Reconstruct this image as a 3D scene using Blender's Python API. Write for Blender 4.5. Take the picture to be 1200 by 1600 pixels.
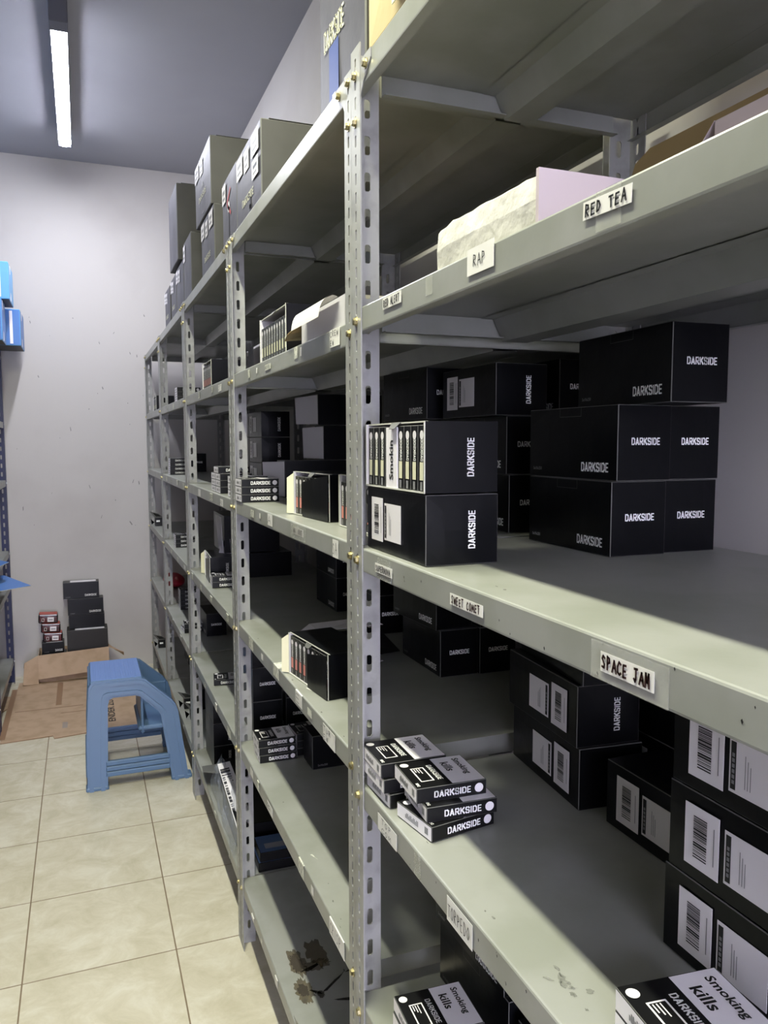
import bpy, bmesh, math, random
from mathutils import Vector, Matrix
random.seed(7)
SC = bpy.context.scene
for o in list(bpy.data.objects): bpy.data.objects.remove(o)
COL = SC.collection
PI = math.pi

# ------------------------------------------------------------------ camera
def cam_axes(yaw, pitch, roll):
    f = Vector((math.sin(yaw)*math.cos(pitch), math.cos(yaw)*math.cos(pitch), math.sin(pitch)))
    r = Vector((math.cos(yaw), -math.sin(yaw), 0)); u = r.cross(f)
    c, s = math.cos(roll), math.sin(roll)
    return c*r+s*u, -s*r+c*u, f
cr, cu, cf = cam_axes(0.3682, -0.0881, -0.0019)
cd = bpy.data.cameras.new('camera'); cam = bpy.data.objects.new('camera', cd); COL.objects.link(cam)
cam.matrix_world = Matrix(((cr.x, cu.x, -cf.x, -0.3831), (cr.y, cu.y, -cf.y, 0), (cr.z, cu.z, -cf.z, 1.4351), (0, 0, 0, 1)))
cd.sensor_fit = 'VERTICAL'; cd.sensor_height = 24.0; cd.lens = 24.0*1222.15/1600.0
cd.clip_start = 0.02
SC.camera = cam

# ------------------------------------------------------------------ world, exposure
W = bpy.data.worlds.new('world'); SC.world = W; W.use_nodes = True
W.node_tree.nodes['Background'].inputs[0].default_value = (0.78, 0.77, 0.98, 1)
W.node_tree.nodes['Background'].inputs[1].default_value = 10.0
SC.view_settings.view_transform = 'Standard'; SC.view_settings.look = 'None'
SC.view_settings.exposure = 0.70; SC.view_settings.gamma = 1.0; SC.view_settings.use_curve_mapping = False
FAR_TUBE = 95.0; NEAR_TUBE = 192.0        # strength of the two ceiling tubes

# ------------------------------------------------------------------ materials
def lin(c): return tuple(((v/255)/12.92 if v/255 <= .04045 else ((v/255+.055)/1.055)**2.4) for v in c)
MATS = {}
def mat(name, rgb, rough=.5, metal=0., noise=None, bump=None, coat=0., spec=.5, emit=None, alpha=1., trans=0.):
    m = bpy.data.materials.new(name); m.use_nodes = True; nt = m.node_tree; b = nt.nodes['Principled BSDF']
    c = lin(rgb)+(1,)
    b.inputs['Base Color'].default_value = c; b.inputs['Roughness'].default_value = rough
    b.inputs['Metallic'].default_value = metal; b.inputs['Coat Weight'].default_value = coat
    b.inputs['Coat Roughness'].default_value = .15
    b.inputs['Specular IOR Level'].default_value = spec
    if emit: b.inputs['Emission Color'].default_value = lin(emit[0])+(1,); b.inputs['Emission Strength'].default_value = emit[1]
    if alpha < 1: b.inputs['Alpha'].default_value = alpha
    if trans: b.inputs['Transmission Weight'].default_value = trans
    geo = nt.nodes.new('ShaderNodeNewGeometry')
    if noise:          # (scale, rgb2, low, high, detail)
        n = nt.nodes.new('ShaderNodeTexNoise'); n.inputs['Scale'].default_value = noise[0]; n.inputs['Detail'].default_value = noise[4] if len(noise) > 4 else 4
        nt.links.new(geo.outputs['Position'], n.inputs['Vector'])
        r = nt.nodes.new('ShaderNodeMapRange'); r.inputs['From Min'].default_value = noise[2]; r.inputs['From Max'].default_value = noise[3]
        nt.links.new(n.outputs['Fac'], r.inputs['Value'])
        x = nt.nodes.new('ShaderNodeMix'); x.data_type = 'RGBA'; x.inputs['A'].default_value = c; x.inputs['B'].default_value = lin(noise[1])+(1,)
        nt.links.new(r.outputs['Result'], x.inputs['Factor']); nt.links.new(x.outputs['Result'], b.inputs['Base Color'])
    if bump:           # (scale, strength, distance)
        n = nt.nodes.new('ShaderNodeTexNoise'); n.inputs['Scale'].default_value = bump[0]; n.inputs['Detail'].default_value = 5
        nt.links.new(geo.outputs['Position'], n.inputs['Vector'])
        p = nt.nodes.new('ShaderNodeBump'); p.inputs['Strength'].default_value = bump[1]; p.inputs['Distance'].default_value = bump[2]
        nt.links.new(n.outputs['Fac'], p.inputs['Height']); nt.links.new(p.outputs['Normal'], b.inputs['Normal'])
    MATS[name] = m; return m
mat('shelf_paint', (149, 150, 144), .34, noise=(9, (138, 140, 131), .42, .62), bump=(60, .08, .002))
mat('post_paint', (152, 152, 149), .4, noise=(30, (134, 134, 131), .5, .7))
mat('wall_paint', (192, 188, 184), .85, noise=(2.2, (182, 177, 173), .5, .75, 8), bump=(25, .12, .004))
mat('ceiling_paint', (160, 160, 166), .9, noise=(1.2, (152, 152, 158), .4, .7))
mat('wall_mark', (140, 138, 138), .9, alpha=.5)
mat('brass', (178, 168, 128), .36, 1.0)
mat('steel', (180, 180, 180), .3, 1.0)
mat('carton_black', (9, 10, 13), .3, spec=.22, bump=(14, .25, .004))
mat('carton_grey_black', (38, 36, 35), .5, bump=(14, .25, .004))
mat('edge_worn', (95, 95, 92), .6)
mat('edge_white', (205, 205, 195), .6)
mat('white_print', (245, 245, 242), .5)
mat('grey_print', (132, 132, 134), .5)
mat('sticker_white', (232, 228, 230), .45)
mat('ink', (22, 22, 24), .5)
mat('pack_black', (13, 13, 15), .4, spec=.3)
mat('pack_white', (238, 234, 238), .45)
mat('pink_label', (216, 140, 130), .5)
mat('cream_print', (222, 220, 190), .5)
mat('paper', (226, 224, 218), .6)
mat('tape', (205, 206, 198), .2, alpha=.22, noise=(150, (225, 226, 215), .45, .6))
mat('paper_torn', (214, 214, 200), .55, noise=(120, (170, 172, 160), .5, .62))
mat('marker_red_black', (45, 14, 14), .6)
mat('card_inside', (205, 202, 206), .65)
mat('card_cream', (226, 222, 190), .6)
mat('kraft', (180, 154, 128), .75, noise=(14, (168, 143, 116), .45, .65), bump=(70, .12, .002))
mat('kraft_tape', (144, 114, 88), .45)
mat('kraft_light', (190, 172, 128), .6, bump=(10, .3, .01))
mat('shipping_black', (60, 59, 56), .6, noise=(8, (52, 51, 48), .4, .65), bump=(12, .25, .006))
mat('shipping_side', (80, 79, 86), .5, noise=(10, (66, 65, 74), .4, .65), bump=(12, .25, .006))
mat('blue_print', (56, 72, 128), .5)
mat('red_print', (176, 58, 52), .5)
mat('white_wrap', (204, 201, 190), .5, bump=(18, .6, .01))
mat('pink_wrap', (190, 176, 180), .5)
mat('olive_card', (132, 112, 76), .7)
mat('stool_blue', (84, 112, 146), .38, bump=(900, .05, .0004))
mat('stool_lit_blue', (100, 130, 188), .4, bump=(500, .25, .0008))  # stool blue made lighter: light on the seat put into the colour
mat('grout', (128, 112, 90), .9)
mat('blue_card', (70, 118, 185), .4)
mat('cyan_card', (96, 165, 216), .4)
mat('navy_paint', (26, 34, 78), .4)
mat('red_pack', (86, 26, 30), .3, noise=(40, (40, 16, 20), .45, .6))
mat('red_lid', (176, 74, 62), .4)
mat('red_plush', (176, 26, 48), .6)
mat('lamp_housing', (74, 74, 84), .5)
mat('tube_far', (255, 255, 255), .5, emit=((240, 242, 255), FAR_TUBE))
mat('tube_near', (255, 255, 255), .5, emit=((252, 253, 228), NEAR_TUBE))
mat('rust', (104, 90, 58), .7, noise=(90, (66, 54, 38), .42, .6), alpha=.62)
mat('rust_dark', (62, 54, 42), .7, alpha=.75)
mat('pack_top_blue', (60, 84, 120), .4)  # plain dark blue of the wrapped pack tops
mat('scuff', (112, 113, 106), .6, noise=(300, (140, 141, 134), .4, .55), alpha=.6)
mat('foil', (170, 176, 190), .12, alpha=.35, bump=(40, 1., .01))
mat('hinge_black', (12, 12, 14), .25)

def tile_material():
    m = bpy.data.materials.new('floor_tile'); m.use_nodes = True; nt = m.node_tree; b = nt.nodes['Principled BSDF']
    geo = nt.nodes.new('ShaderNodeNewGeometry'); oi = nt.nodes.new('ShaderNodeObjectInfo')
    add = nt.nodes.new('ShaderNodeVectorMath'); add.operation = 'MULTIPLY_ADD'
    cmb = nt.nodes.new('ShaderNodeCombineXYZ')
    for i in range(3): nt.links.new(oi.outputs['Random'], cmb.inputs[i])
    add.inputs[1].default_value = (37, 37, 37)
    nt.links.new(cmb.outputs[0], add.inputs[0]); nt.links.new(geo.outputs['Position'], add.inputs[2])
    n = nt.nodes.new('ShaderNodeTexNoise'); n.inputs['Scale'].default_value = 9; n.inputs['Detail'].default_value = 9; n.inputs['Roughness'].default_value = .68; n.inputs['Distortion'].default_value = .5
    nt.links.new(add.outputs[0], n.inputs['Vector'])
    r = nt.nodes.new('ShaderNodeValToRGB'); e = r.color_ramp.elements
    e[0].position = .34; e[0].color = lin((188, 181, 157))+(1,); e[1].position = .66; e[1].color = lin((211, 206, 188))+(1,)
    k = r.color_ramp.elements.new(.5); k.color = lin((200, 193, 171))+(1,)
    nt.links.new(n.outputs['Fac'], r.inputs['Fac']); nt.links.new(r.outputs['Color'], b.inputs['Base Color'])
    b.inputs['Roughness'].default_value = .24; b.inputs['Specular IOR Level'].default_value = .35
    MATS['floor_tile'] = m
tile_material()

# ------------------------------------------------------------------ mesh helpers
def V(*a): return Vector(a)
TXT = {}
def text_mesh(s, bold):
    k = (s, bold)
    if k in TXT: return TXT[k]
    c = bpy.data.curves.new('t', 'FONT'); c.body = s; c.size = 1; c.offset = bold; c.resolution_u = 2
    o = bpy.data.objects.new('t', c); COL.objects.link(o)
    dg = bpy.context.evaluated_depsgraph_get(); me = bpy.data.meshes.new_from_object(o.evaluated_get(dg))
    vs = [v.co.copy() for v in me.vertices]; fs = [list(p.vertices) for p in me.polygons]
    bpy.data.objects.remove(o); bpy.data.curves.remove(c); bpy.data.meshes.remove(me)
    x0 = min(v.x for v in vs); x1 = max(v.x for v in vs); y0 = min(v.y for v in vs); y1 = max(v.y for v in vs)
    vs = [((v.x-x0)/(x1-x0), (v.y-y0)/(y1-y0)) for v in vs]
    TXT[k] = (vs, fs); return TXT[k]

class MB:
    def __init__(s): s.v = []; s.f = []; s.m = []; s.names = []; s.xf = None
    def mi(s, n):
        if n not in s.names: s.names.append(n)
        return s.names.index(n)
    def add(s, vs, fs, m):
        b = len(s.v); s.v += [tuple(p) for p in vs]; k = s.mi(m)
        for f in fs: s.f.append([b+i for i in f]); s.m.append(k)
    def quad(s, a, b, c, d, m): s.add([a, b, c, d], [(0, 1, 2, 3)], m)
    def box(s, x0, x1, y0, y1, z0, z1, m, sides=None):
        vs = [(x, y, z) for x in (x0, x1) for y in (y0, y1) for z in (z0, z1)]
        fs = dict(l=(0, 1, 3, 2), r=(4, 6, 7, 5), n=(0, 4, 5, 1), f=(2, 3, 7, 6), b=(0, 2, 6, 4), t=(1, 5, 7, 3))
        for k, f in fs.items():
            mm = (sides or {}).get(k, m)
            if mm: s.add([vs[i] for i in f], [(0, 1, 2, 3)], mm)
    def cbox(s, x0, x1, y0, y1, z0, z1, c, m, em=None, sides=None, bulge=0., n=4):
        """box with chamfered edges and faces that may bulge a little"""
        em = em or m; sides = sides or {}
        lo = V(x0, y0, z0); hi = V(x1, y1, z1)
        keys = {(0, 0): 'l', (0, 1): 'r', (1, 0): 'n', (1, 1): 'f', (2, 0): 'b', (2, 1): 't'}
        for ax in range(3):
            u, w = (ax+1) % 3, (ax+2) % 3
            for sd in (0, 1):
                mm = sides.get(keys[(ax, sd)], m)
                if mm is None: continue
                pts = []; nn = n if bulge else 1
                for i in range(nn+1):
                    for j in range(nn+1):
                        a, b = i/nn, j/nn; p = V(0, 0, 0)
                        p[u] = lo[u]+c+(hi[u]-lo[u]-2*c)*a; p[w] = lo[w]+c+(hi[w]-lo[w]-2*c)*b
                        off = 0 if (ax == 2) else bulge*(1-(2*a-1)**2)*(1-(2*b-1)**2)
                        p[ax] = (lo[ax]-off) if sd == 0 else (hi[ax]+off)
                        pts.append(p)
                fs = []
                for i in range(nn):
                    for j in range(nn):
                        q = [i*(nn+1)+j, (i+1)*(nn+1)+j, (i+1)*(nn+1)+j+1, i*(nn+1)+j+1]
                        fs.append(q if sd else q[::-1])
                s.add(pts, fs, mm)
        # chamfers
        for ax in range(3):
            u, w = (ax+1) % 3, (ax+2) % 3
            for su in (0, 1):
                for sw in (0, 1):
                    P = []
                    for t in (lo[ax]+c, hi[ax]-c):
                        a = V(0, 0, 0); a[ax] = t; a[u] = hi[u] if su else lo[u]; a[w] = (hi[w]-c) if sw else lo[w]+c
                        b = V(0, 0, 0); b[ax] = t; b[u] = (hi[u]-c) if su else lo[u]+c; b[w] = hi[w] if sw else lo[w]
                        P += [a, b]
                    q = (0, 1, 3, 2) if su == sw else (0, 2, 3, 1)
                    s.add(P, [q], em)
        for sx in (0, 1):
            for sy in (0, 1):
                for sz in (0, 1):
                    S_ = (sx, sy, sz); P = []
                    for ax in range(3):
                        p = V(0, 0, 0)
                        for k in range(3):
                            e = hi[k] if S_[k] else lo[k]
                            p[k] = e if k == ax else (e-c if S_[k] else e+c)
                        P.append(p)
                    s.add(P, [(0, 1, 2) if sum(S_) % 2 else (0, 2, 1)], em)
    def text(s, t, o, xd, yd, w, h, m, bold=.02, center=False):
        vs, fs = text_mesh(t, bold); o = V(*o); xd = V(*xd); yd = V(*yd)
        if center: o = o-xd*w/2-yd*h/2
        s.add([o+xd*(w*a)+yd*(h*b) for a, b in vs], fs, m)
    def rect(s, o, xd, yd, w, h, m, t=None):
        o = V(*o); xd = V(*xd); yd = V(*yd)
        if t is None: s.add([o, o+xd*w, o+xd*w+yd*h, o+yd*h], [(0, 1, 2, 3)], m)
        else:
            s.rect(o, xd, yd, w, t, m); s.rect(o+yd*(h-t), xd, yd, w, t, m)
            s.rect(o+yd*t, xd, yd, t, h-2*t, m); s.rect(o+yd*t+xd*(w-t), xd, yd, t, h-2*t, m)
    def disc(s, o, xd, yd, r, m, n=14):
        o = V(*o); xd = V(*xd); yd = V(*yd)
        s.add([o+xd*(r*math.cos(2*PI*i/n))+yd*(r*math.sin(2*PI*i/n)) for i in range(n)], [tuple(range(n))], m)
    def bars(s, o, xd, yd, w, h, m, seed=1, along='x'):
        """bar code: bars stacked along xd"""
        rr = random.Random(seed); p = 0; o = V(*o); xd = V(*xd); yd = V(*yd)
        while p < w:
            b = w*rr.choice((.012, .02, .03, .045)); g = w*rr.choice((.012, .02, .032))
            if p+b > w: break
            s.rect(o+xd*p, xd, yd, b, h, m); p += b+g
    def tube(s, pts, r, m, n=8, cap=True):
        pts = [V(*p) for p in pts]; rings = []
        for i, p in enumerate(pts):
            d = (pts[min(i+1, len(pts)-1)]-pts[max(i-1, 0)]).normalized()
            a = d.cross(V(0, 0, 1)) if abs(d.z) < .9 else d.cross(V(1, 0, 0)); a.normalize(); b = d.cross(a)
            rings.append([p+a*(r*math.cos(2*PI*k/n))+b*(r*math.sin(2*PI*k/n)) for k in range(n)])
        vs = [q for ring in rings for q in ring]; fs = []
        for i in range(len(rings)-1):
            for k in range(n):
                fs.append((i*n+k, i*n+(k+1) % n, (i+1)*n+(k+1) % n, (i+1)*n+k))
        if cap: fs += [tuple(range(n))[::-1], tuple((len(rings)-1)*n+k for k in range(n))]
        s.add(vs, fs, m)
    def prism(s, poly, axis, a, b, m, cap=None):
        """poly: list of 2-D points in the other two axes (order u=(axis+1)%3, w=(axis+2)%3)"""
        u, w = (axis+1) % 3, (axis+2) % 3; n = len(poly); vs = []
        for t in (a, b):
            for q in poly:
                p = [0, 0, 0]; p[axis] = t; p[u] = q[0]; p[w] = q[1]; vs.append(p)
        s.add(vs, [tuple(range(n))[::-1], tuple(range(n, 2*n))], cap or m)
        s.add(vs, [(i, (i+1) % n, n+(i+1) % n, n+i) for i in range(n)], m)
    def sheet(s, pts, th, m, em=None):
        """thin sheet through a loop of points, with thickness"""
        pts = [V(*p) for p in pts]; n = len(pts); nrm = sum((pts[i].cross(pts[(i+1) % n]) for i in range(n)), Vector((0, 0, 0))).normalized()
        vs = [p+nrm*(th/2) for p in pts]+[p-nrm*(th/2) for p in pts]
        s.add(vs, [tuple(range(n))], m); s.add(vs, [tuple(range(n, 2*n))[::-1]], em or m)
        s.add(vs, [(i, n+i, n+(i+1) % n, (i+1) % n) for i in range(n)], em or m)
    def mesh(s, name):
        me = bpy.data.meshes.new(name); me.from_pydata(s.v, [], s.f)
        for n in s.names: me.materials.append(MATS[n])
        me.polygons.foreach_set('material_index', s.m); me.update(); return me
def obj(name, me, parent=None, loc=None, rot=None):
    if isinstance(me, MB): me = me.mesh(name)
    o = bpy.data.objects.new(name, me); COL.objects.link(o)
    if parent: o.parent = parent
    if loc: o.location = loc
    if rot: o.rotation_euler = rot
    return o
def tag(o, label=None, cat=None, group=None, kind=None):
    if label: o['label'] = label
    if cat: o['category'] = cat
    if group: o['group'] = group
    if kind: o['kind'] = kind
    return o
def thing(name, label, cat, loc=(0, 0, 0), rz=0, group=None):
    o = bpy.data.objects.new(name, None); COL.objects.link(o); o.location = loc; o.rotation_euler = (0, 0, rz)
    return tag(o, label, cat, group)
def part_label(o, t): o['label'] = t; return o
def dup_tree(src, parent=None):
    c = src.copy(); COL.objects.link(c); c.parent = parent
    for ch in src.children: dup_tree(ch, c)
    return c
X, Y, Z = (1, 0, 0), (0, 1, 0), (0, 0, 1); NX, NY, NZ = (-1, 0, 0), (0, -1, 0), (0, 0, -1)

# hand lettering: strokes in a unit box
GL = {
 'A': [[(0, 0), (.45, 1), (.9, 0)], [(.2, .38), (.72, .4)]], 'B': [[(0, 0), (.05, 1), (.6, .85), (.1, .52), (.7, .3), (0, 0)]],
 'C': [[(.8, .85), (.4, 1), (.05, .6), (.1, .15), (.45, 0), (.8, .15)]], 'D': [[(.05, 0), (.05, 1), (.5, .9), (.8, .5), (.5, .08), (.05, 0)]],
 'E': [[(.7, 1), (.1, .97), (.08, 0), (.7, .02)], [(.1, .5), (.6, .52)]], 'J': [[(.15, .97), (.8, 1)], [(.5, 1), (.5, .2), (.3, 0), (.05, .2)]],
 'L': [[(.1, 1), (.08, .02), (.7, 0)]], 'M': [[(0, 0), (.12, 1), (.42, .35), (.75, 1), (.88, 0)]], 'N': [[(.05, 0), (.1, 1), (.7, .05), (.75, 1)]],
 'O': [[(.4, 1), (.05, .6), (.15, .1), (.5, 0), (.8, .4), (.7, .85), (.4, 1)]], 'P': [[(.08, 0), (.1, 1), (.6, .9), (.65, .6), (.1, .45)]],
 'R': [[(.08, 0), (.1, 1), (.6, .9), (.6, .6), (.1, .5), (.72, 0)]], 'S': [[(.7, .85), (.35, 1), (.08, .75), (.6, .35), (.5, .05), (.05, .1)]],
 'T': [[(0, .98), (.85, 1)], [(.42, .98), (.42, 0)]], 'U': [[(.05, 1), (.1, .2), (.4, 0), (.7, .2), (.72, 1)]], 'V': [[(.05, 1), (.38, 0), (.75, 1)]],
 'W': [[(0, 1), (.2, 0), (.45, .7), (.68, 0), (.9, 1)]], 'X': [[(0, 0), (.8, 1)], [(0, 1), (.8, 0)]], 'Z': [[(0, .95), (.75, 1), (.05, 0), (.8, .05)]],
 'I': [[(.4, 0), (.42, 1)]], ' ': [],
}
def hand(mb, t, o, xd, yd, w, h, m, th, seed=0):
    rr = random.Random(seed); o = V(*o); xd = V(*xd); yd = V(*yd); cw = w/len(t)
    for i, ch in enumerate(t):
        dy = rr.uniform(-.06, .06)*h; sx = cw*rr.uniform(.72, .86); sy = h*rr.uniform(.9, 1.08)
        for st in GL.get(ch, []):
            P = [o+xd*(i*cw+p[0]*sx+rr.uniform(-.03, .03)*cw)+yd*(dy+p[1]*sy) for p in st]
            for a, b in zip(P, P[1:]):
                d = (b-a)
                if d.length < 1e-6: continue
                d.normalize(); nn = xd.cross(yd).cross(d)*th/2; e = d*th*.35
                mb.quad(a-e-nn, b+e-nn, b+e+nn, a-e+nn, m)

# ------------------------------------------------------------------ setting
XW = 0.505; XL = -1.42; YE = 5.222; YB = -2.1; CH = 3.13
def struct(name, mb): o = obj(name, mb); o['kind'] = 'structure'; return o
m = MB(); m.box(XL, XW, YB, YE, -.1, -.0012, 'grout'); FLOOR = struct('floor', m)
m = MB(); m.box(-8, 8, YB-9, YB, -.1, -.02, 'lamp_housing'); struct('floor', m)  # unseen dark ground outside, added to cut light coming from below
m = MB(); m.box(XL, XW, YB, YE, CH, CH+.1, 'ceiling_paint'); struct('ceiling', m)
m = MB(); m.box(XL-.1, XW+.1, YE, YE+.1, -.1, CH+.1, 'wall_paint'); WALLE = struct('wall_end', m)
m = MB(); m.box(XW, XW+.1, YB, YE, -.1, CH+.1, 'wall_paint'); struct('wall_right', m)
m = MB(); m.box(XL-.1, XL, YB, YE, -.1, CH+.1, 'wall_paint'); struct('wall_left', m)
m = MB(); m.box(XL-.1, -1.25, YB-.1, YB, -.1, CH+.1, 'wall_paint'); m.box(-1.25, XW+.1, YB-.1, YB, 2.45, CH+.1, 'wall_paint'); struct('wall_back', m)
TX, TY, TS = -.5779, 3.3806, .4
tcache = {}
for i in range(-3, 4):
    for j in range(-5, 16):
        x0 = max(TX+i*TS+.0014, XL); x1 = min(TX+(i+1)*TS-.0014, XW); y0 = max(TY-j*TS+.0014, YB); y1 = min(TY-j*TS+TS-.0014, YE)
        if x1-x0 < .02 or y1-y0 < .02: continue
        k = (round(x1-x0, 4), round(y1-y0, 4))
        if k not in tcache:
            m = MB(); m.cbox(0, x1-x0, 0, y1-y0, -.008, 0, .0006, 'floor_tile', 'grout'); tcache[k] = m.mesh('tile')
        obj('tile', tcache[k], FLOOR, (x0, y0, random.uniform(-.0002, .0002)))

m = MB(); q = random.Random(21)
for k in range(34):
    x, z, w, h = q.uniform(-.75, .1), q.uniform(.9, 2.25), q.uniform(.002, .006), q.uniform(.004, .03); a = q.uniform(-.5, .5)
    m.add([(x, YE-.0006, z), (x+w, YE-.0006, z+h*.2), (x+w*.8+a*h, YE-.0006, z+h), (x+a*h, YE-.0006, z+h*.8)], [(0, 1, 2, 3)], 'wall_mark')
tag(obj('wall_scuffs', m, WALLE), kind='stuff')
# ceiling lamps
def tube_lamp(y0, y1, m_, label):
    t = thing('tube_light', label, 'lamp', (-.41, (y0+y1)/2, CH-.1)); h = (y1-y0)/2
    m = MB(); m.cbox(-.032, .032, -h, h, .012, .085, .004, 'lamp_housing'); m.cbox(-.034, .034, -h-.012, -h+.07, -.002, .1, .004, 'lamp_housing'); m.cbox(-.034, .034, h-.008, h+.008, .004, .1, .003, 'lamp_housing'); obj('housing', m, t)
    n = 20; m = MB(); a0, a1 = -h+.07, h-.008
    ring = lambda yy, sc: [(.030*sc*math.sin(PI*(k/n)-PI/2), yy, .0135-.0125*sc*math.cos(PI*(k/n)-PI/2)) for k in range(n+1)]
    v = ring(a0, 1)+ring(a1-.02, 1)+ring(a1, .8)
    m.add(v, [(k, k+1, n+1+k+1, n+1+k) for k in range(n)]+[(n+1+k, n+2+k, 2*n+3+k, 2*n+2+k) for k in range(n)], m_)
    m.add(v[2*n+2:], [tuple(range(n+1))], m_); m.add(v[:n+1], [tuple(range(n+1))], m_)
    obj('diffuser', m, t)
tube_lamp(3.36, 4.72, 'tube_far', 'white glowing tube light fixed to the ceiling near the end wall')
tube_lamp(.15, 1.75, 'tube_near', 'white tube light fixed to the ceiling above the near racks')

# ------------------------------------------------------------------ racks
HP = 1.9755                 # post height
def slotted_flange(mb, along, L_, w, cw, pitch, sl, sw, th, m, z0=.01):
    """flange from 0..w along axis `along` ('y' or 'x'), thin in the other; slots centred at cw; returns nothing"""
    def P(a, z, d): return (d, a, z) if along == 'y' else (a, d, z)
    n = int((L_-z0)/pitch); zz = z0
    hs = sw/2; prof = [(cw-hs, -sl/2+hs*.6), (cw-hs*.5, -sl/2), (cw+hs*.5, -sl/2), (cw+hs, -sl/2+hs*.6), (cw+hs, sl/2-hs*.6), (cw+hs*.5, sl/2), (cw-hs*.5, sl/2), (cw-hs, sl/2-hs*.6)]
    for d in (0, th):
        mb.add([P(0, 0, d), P(w, 0, d), P(w, z0, d), P(0, z0, d)], [(0, 1, 2, 3)], m)
        mb.add([P(0, z0+n*pitch, d), P(w, z0+n*pitch, d), P(w, L_, d), P(0, L_, d)], [(0, 1, 2, 3)], m)
    for i in range(n):
        c = z0+(i+.5)*pitch; out = [(0, c-pitch/2), (w, c-pitch/2), (w, c+pitch/2), (0, c+pitch/2)]
        ins = [(a, c+b) for a, b in prof]
        for d in (0, th):
            vs = [P(a, z, d) for a, z in out+ins]
            mb.add(vs, [(0, 1, 6, 5), (1, 2, 8, 7), (2, 3, 10, 9), (3, 0, 4, 11), (1, 7, 6), (2, 9, 8), (3, 11, 10), (0, 5, 4)], m)
        vs = [P(a, z, 0) for a, z in ins]+[P(a, z, th) for a, z in ins]
        mb.add(vs, [(k, (k+1) % 8, 8+(k+1) % 8, 8+k) for k in range(8)], m)
    for a in (0, w):
        mb.add([P(a, 0, 0), P(a, 0, th), P(a, L_, th), P(a, L_, 0)], [(0, 1, 2, 3)], m)
    mb.add([P(0, L_, 0), P(w, L_, 0), P(w, L_, th), P(0, L_, th)], [(0, 1, 2, 3)], m)
FLW = .038
def post_mesh(mat_):
    m = MB(); slotted_flange(m, 'y', HP, FLW, .019, .0254, .0165, .0062, .0018, mat_); slotted_flange(m, 'x', HP, .041, .0235, .05, .026, .009, .0018, mat_, .03)
    return m.mesh('post')
POST = post_mesh('post_paint'); POSTN = post_mesh('navy_paint')
# bolt: hex head + washer, axis -x
def bolt_mesh(m_='brass'):
    m = MB(); n = 6; r = .0052
    h = [(-.0045, r*math.cos(k*PI/3), r*math.sin(k*PI/3)) for k in range(6)]; b = [(-.0008, q[1], q[2]) for q in h]; tp = [(-.0055, q[1]*.75, q[2]*.75) for q in h]
    m.add(h+b+tp, [(k, (k+1) % 6, 6+(k+1) % 6, 6+k) for k in range(6)]+[(12+k, 12+(k+1) % 6, (k+1) % 6, k) for k in range(6)]+[(12, 17, 16, 15, 14, 13)], m_)
    w = [(0, .0072*math.cos(k*PI/6), .0072*math.sin(k*PI/6)) for k in range(12)]; w2 = [(-.001, q[1], q[2]) for q in w]
    m.add(w+w2, [(k, (k+1) % 12, 12+(k+1) % 12, 12+k) for k in range(12)]+[tuple(range(12, 24))], m_)
    return m.mesh('bolt')
BOLT = bolt_mesh(); BOLTS = bolt_mesh('steel')
DEP = .478
def shelf_mesh(L_, lip, m_='shelf_paint'):
    """top face z=0, x 0..DEP, y 0..L_"""
    m = MB(); c = .0025; th = .0012; cn = .042
    # front lip + top as a profile along y (x,z) with a folded return
    prof = [(.014, -lip), (0.0004, -lip), (0, -lip+.002), (0, -c), (c*.35, -c*.35), (c, 0), (.042, 0)]
    def strip(pr_, y0, y1, flip=False):
        n = len(pr_); vs = [(x, y0, z) for x, z in pr_]+[(x, y1, z) for x, z in pr_]
        m.add(vs, [(i, i+1, n+i+1, n+i) for i in range(n-1)], m_)
    strip(prof, .0025, L_-.0025)
    strip([(x+.001, z-.001) if z == 0 else (x+.001, z) for x, z in prof[1:]], .0025, L_-.0025)
    strip([(DEP-x, z) for x, z in prof], .0025, L_-.0025)
    m.box(.042, DEP-.042, .002, L_-.002, -th, 0, m_)
    m.box(.002, .042, .003, L_-.003, -th-.0002, -.0004, m_); m.box(DEP-.042, DEP-.002, .003, L_-.003, -th-.0002, -.0004, m_)
    for y in (.0025, L_-.004):
        m.box(.0415, DEP-.0415, y, y+.0015, -lip+.004, -.0002, m_)
        m.box(.0415, DEP-.0415, y if y < .1 else y-.012, y+.0015+(.012 if y < .1 else 0), -lip+.003, -lip+.0045, m_)
    for y in (0, L_):
        vs = [(x, y+(.0025 if y == 0 else -.0025), z) for x, z in prof[1:-1]]+[(.012, y+(.0025 if y == 0 else -.0025), -lip+.004)]
    return m.mesh('shelf')
def stiffener_mesh(L_, lip, m_='shelf_paint'):
    m = MB(); pr_ = [(.20, -.0014), (.222, -.0014), (.238, -lip), (.282, -lip), (.298, -.0014), (.32, -.0014)]
    n = len(pr_)
    for off in (0, -.0012):
        vs = [(x, .006, z+off) for x, z in pr_]+[(x, L_-.006, z+off) for x, z in pr_]
        m.add(vs, [(i, i+1, n+i+1, n+i) for i in range(n-1)], m_)
    return m.mesh('stiffener')
meshc = {}
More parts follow.
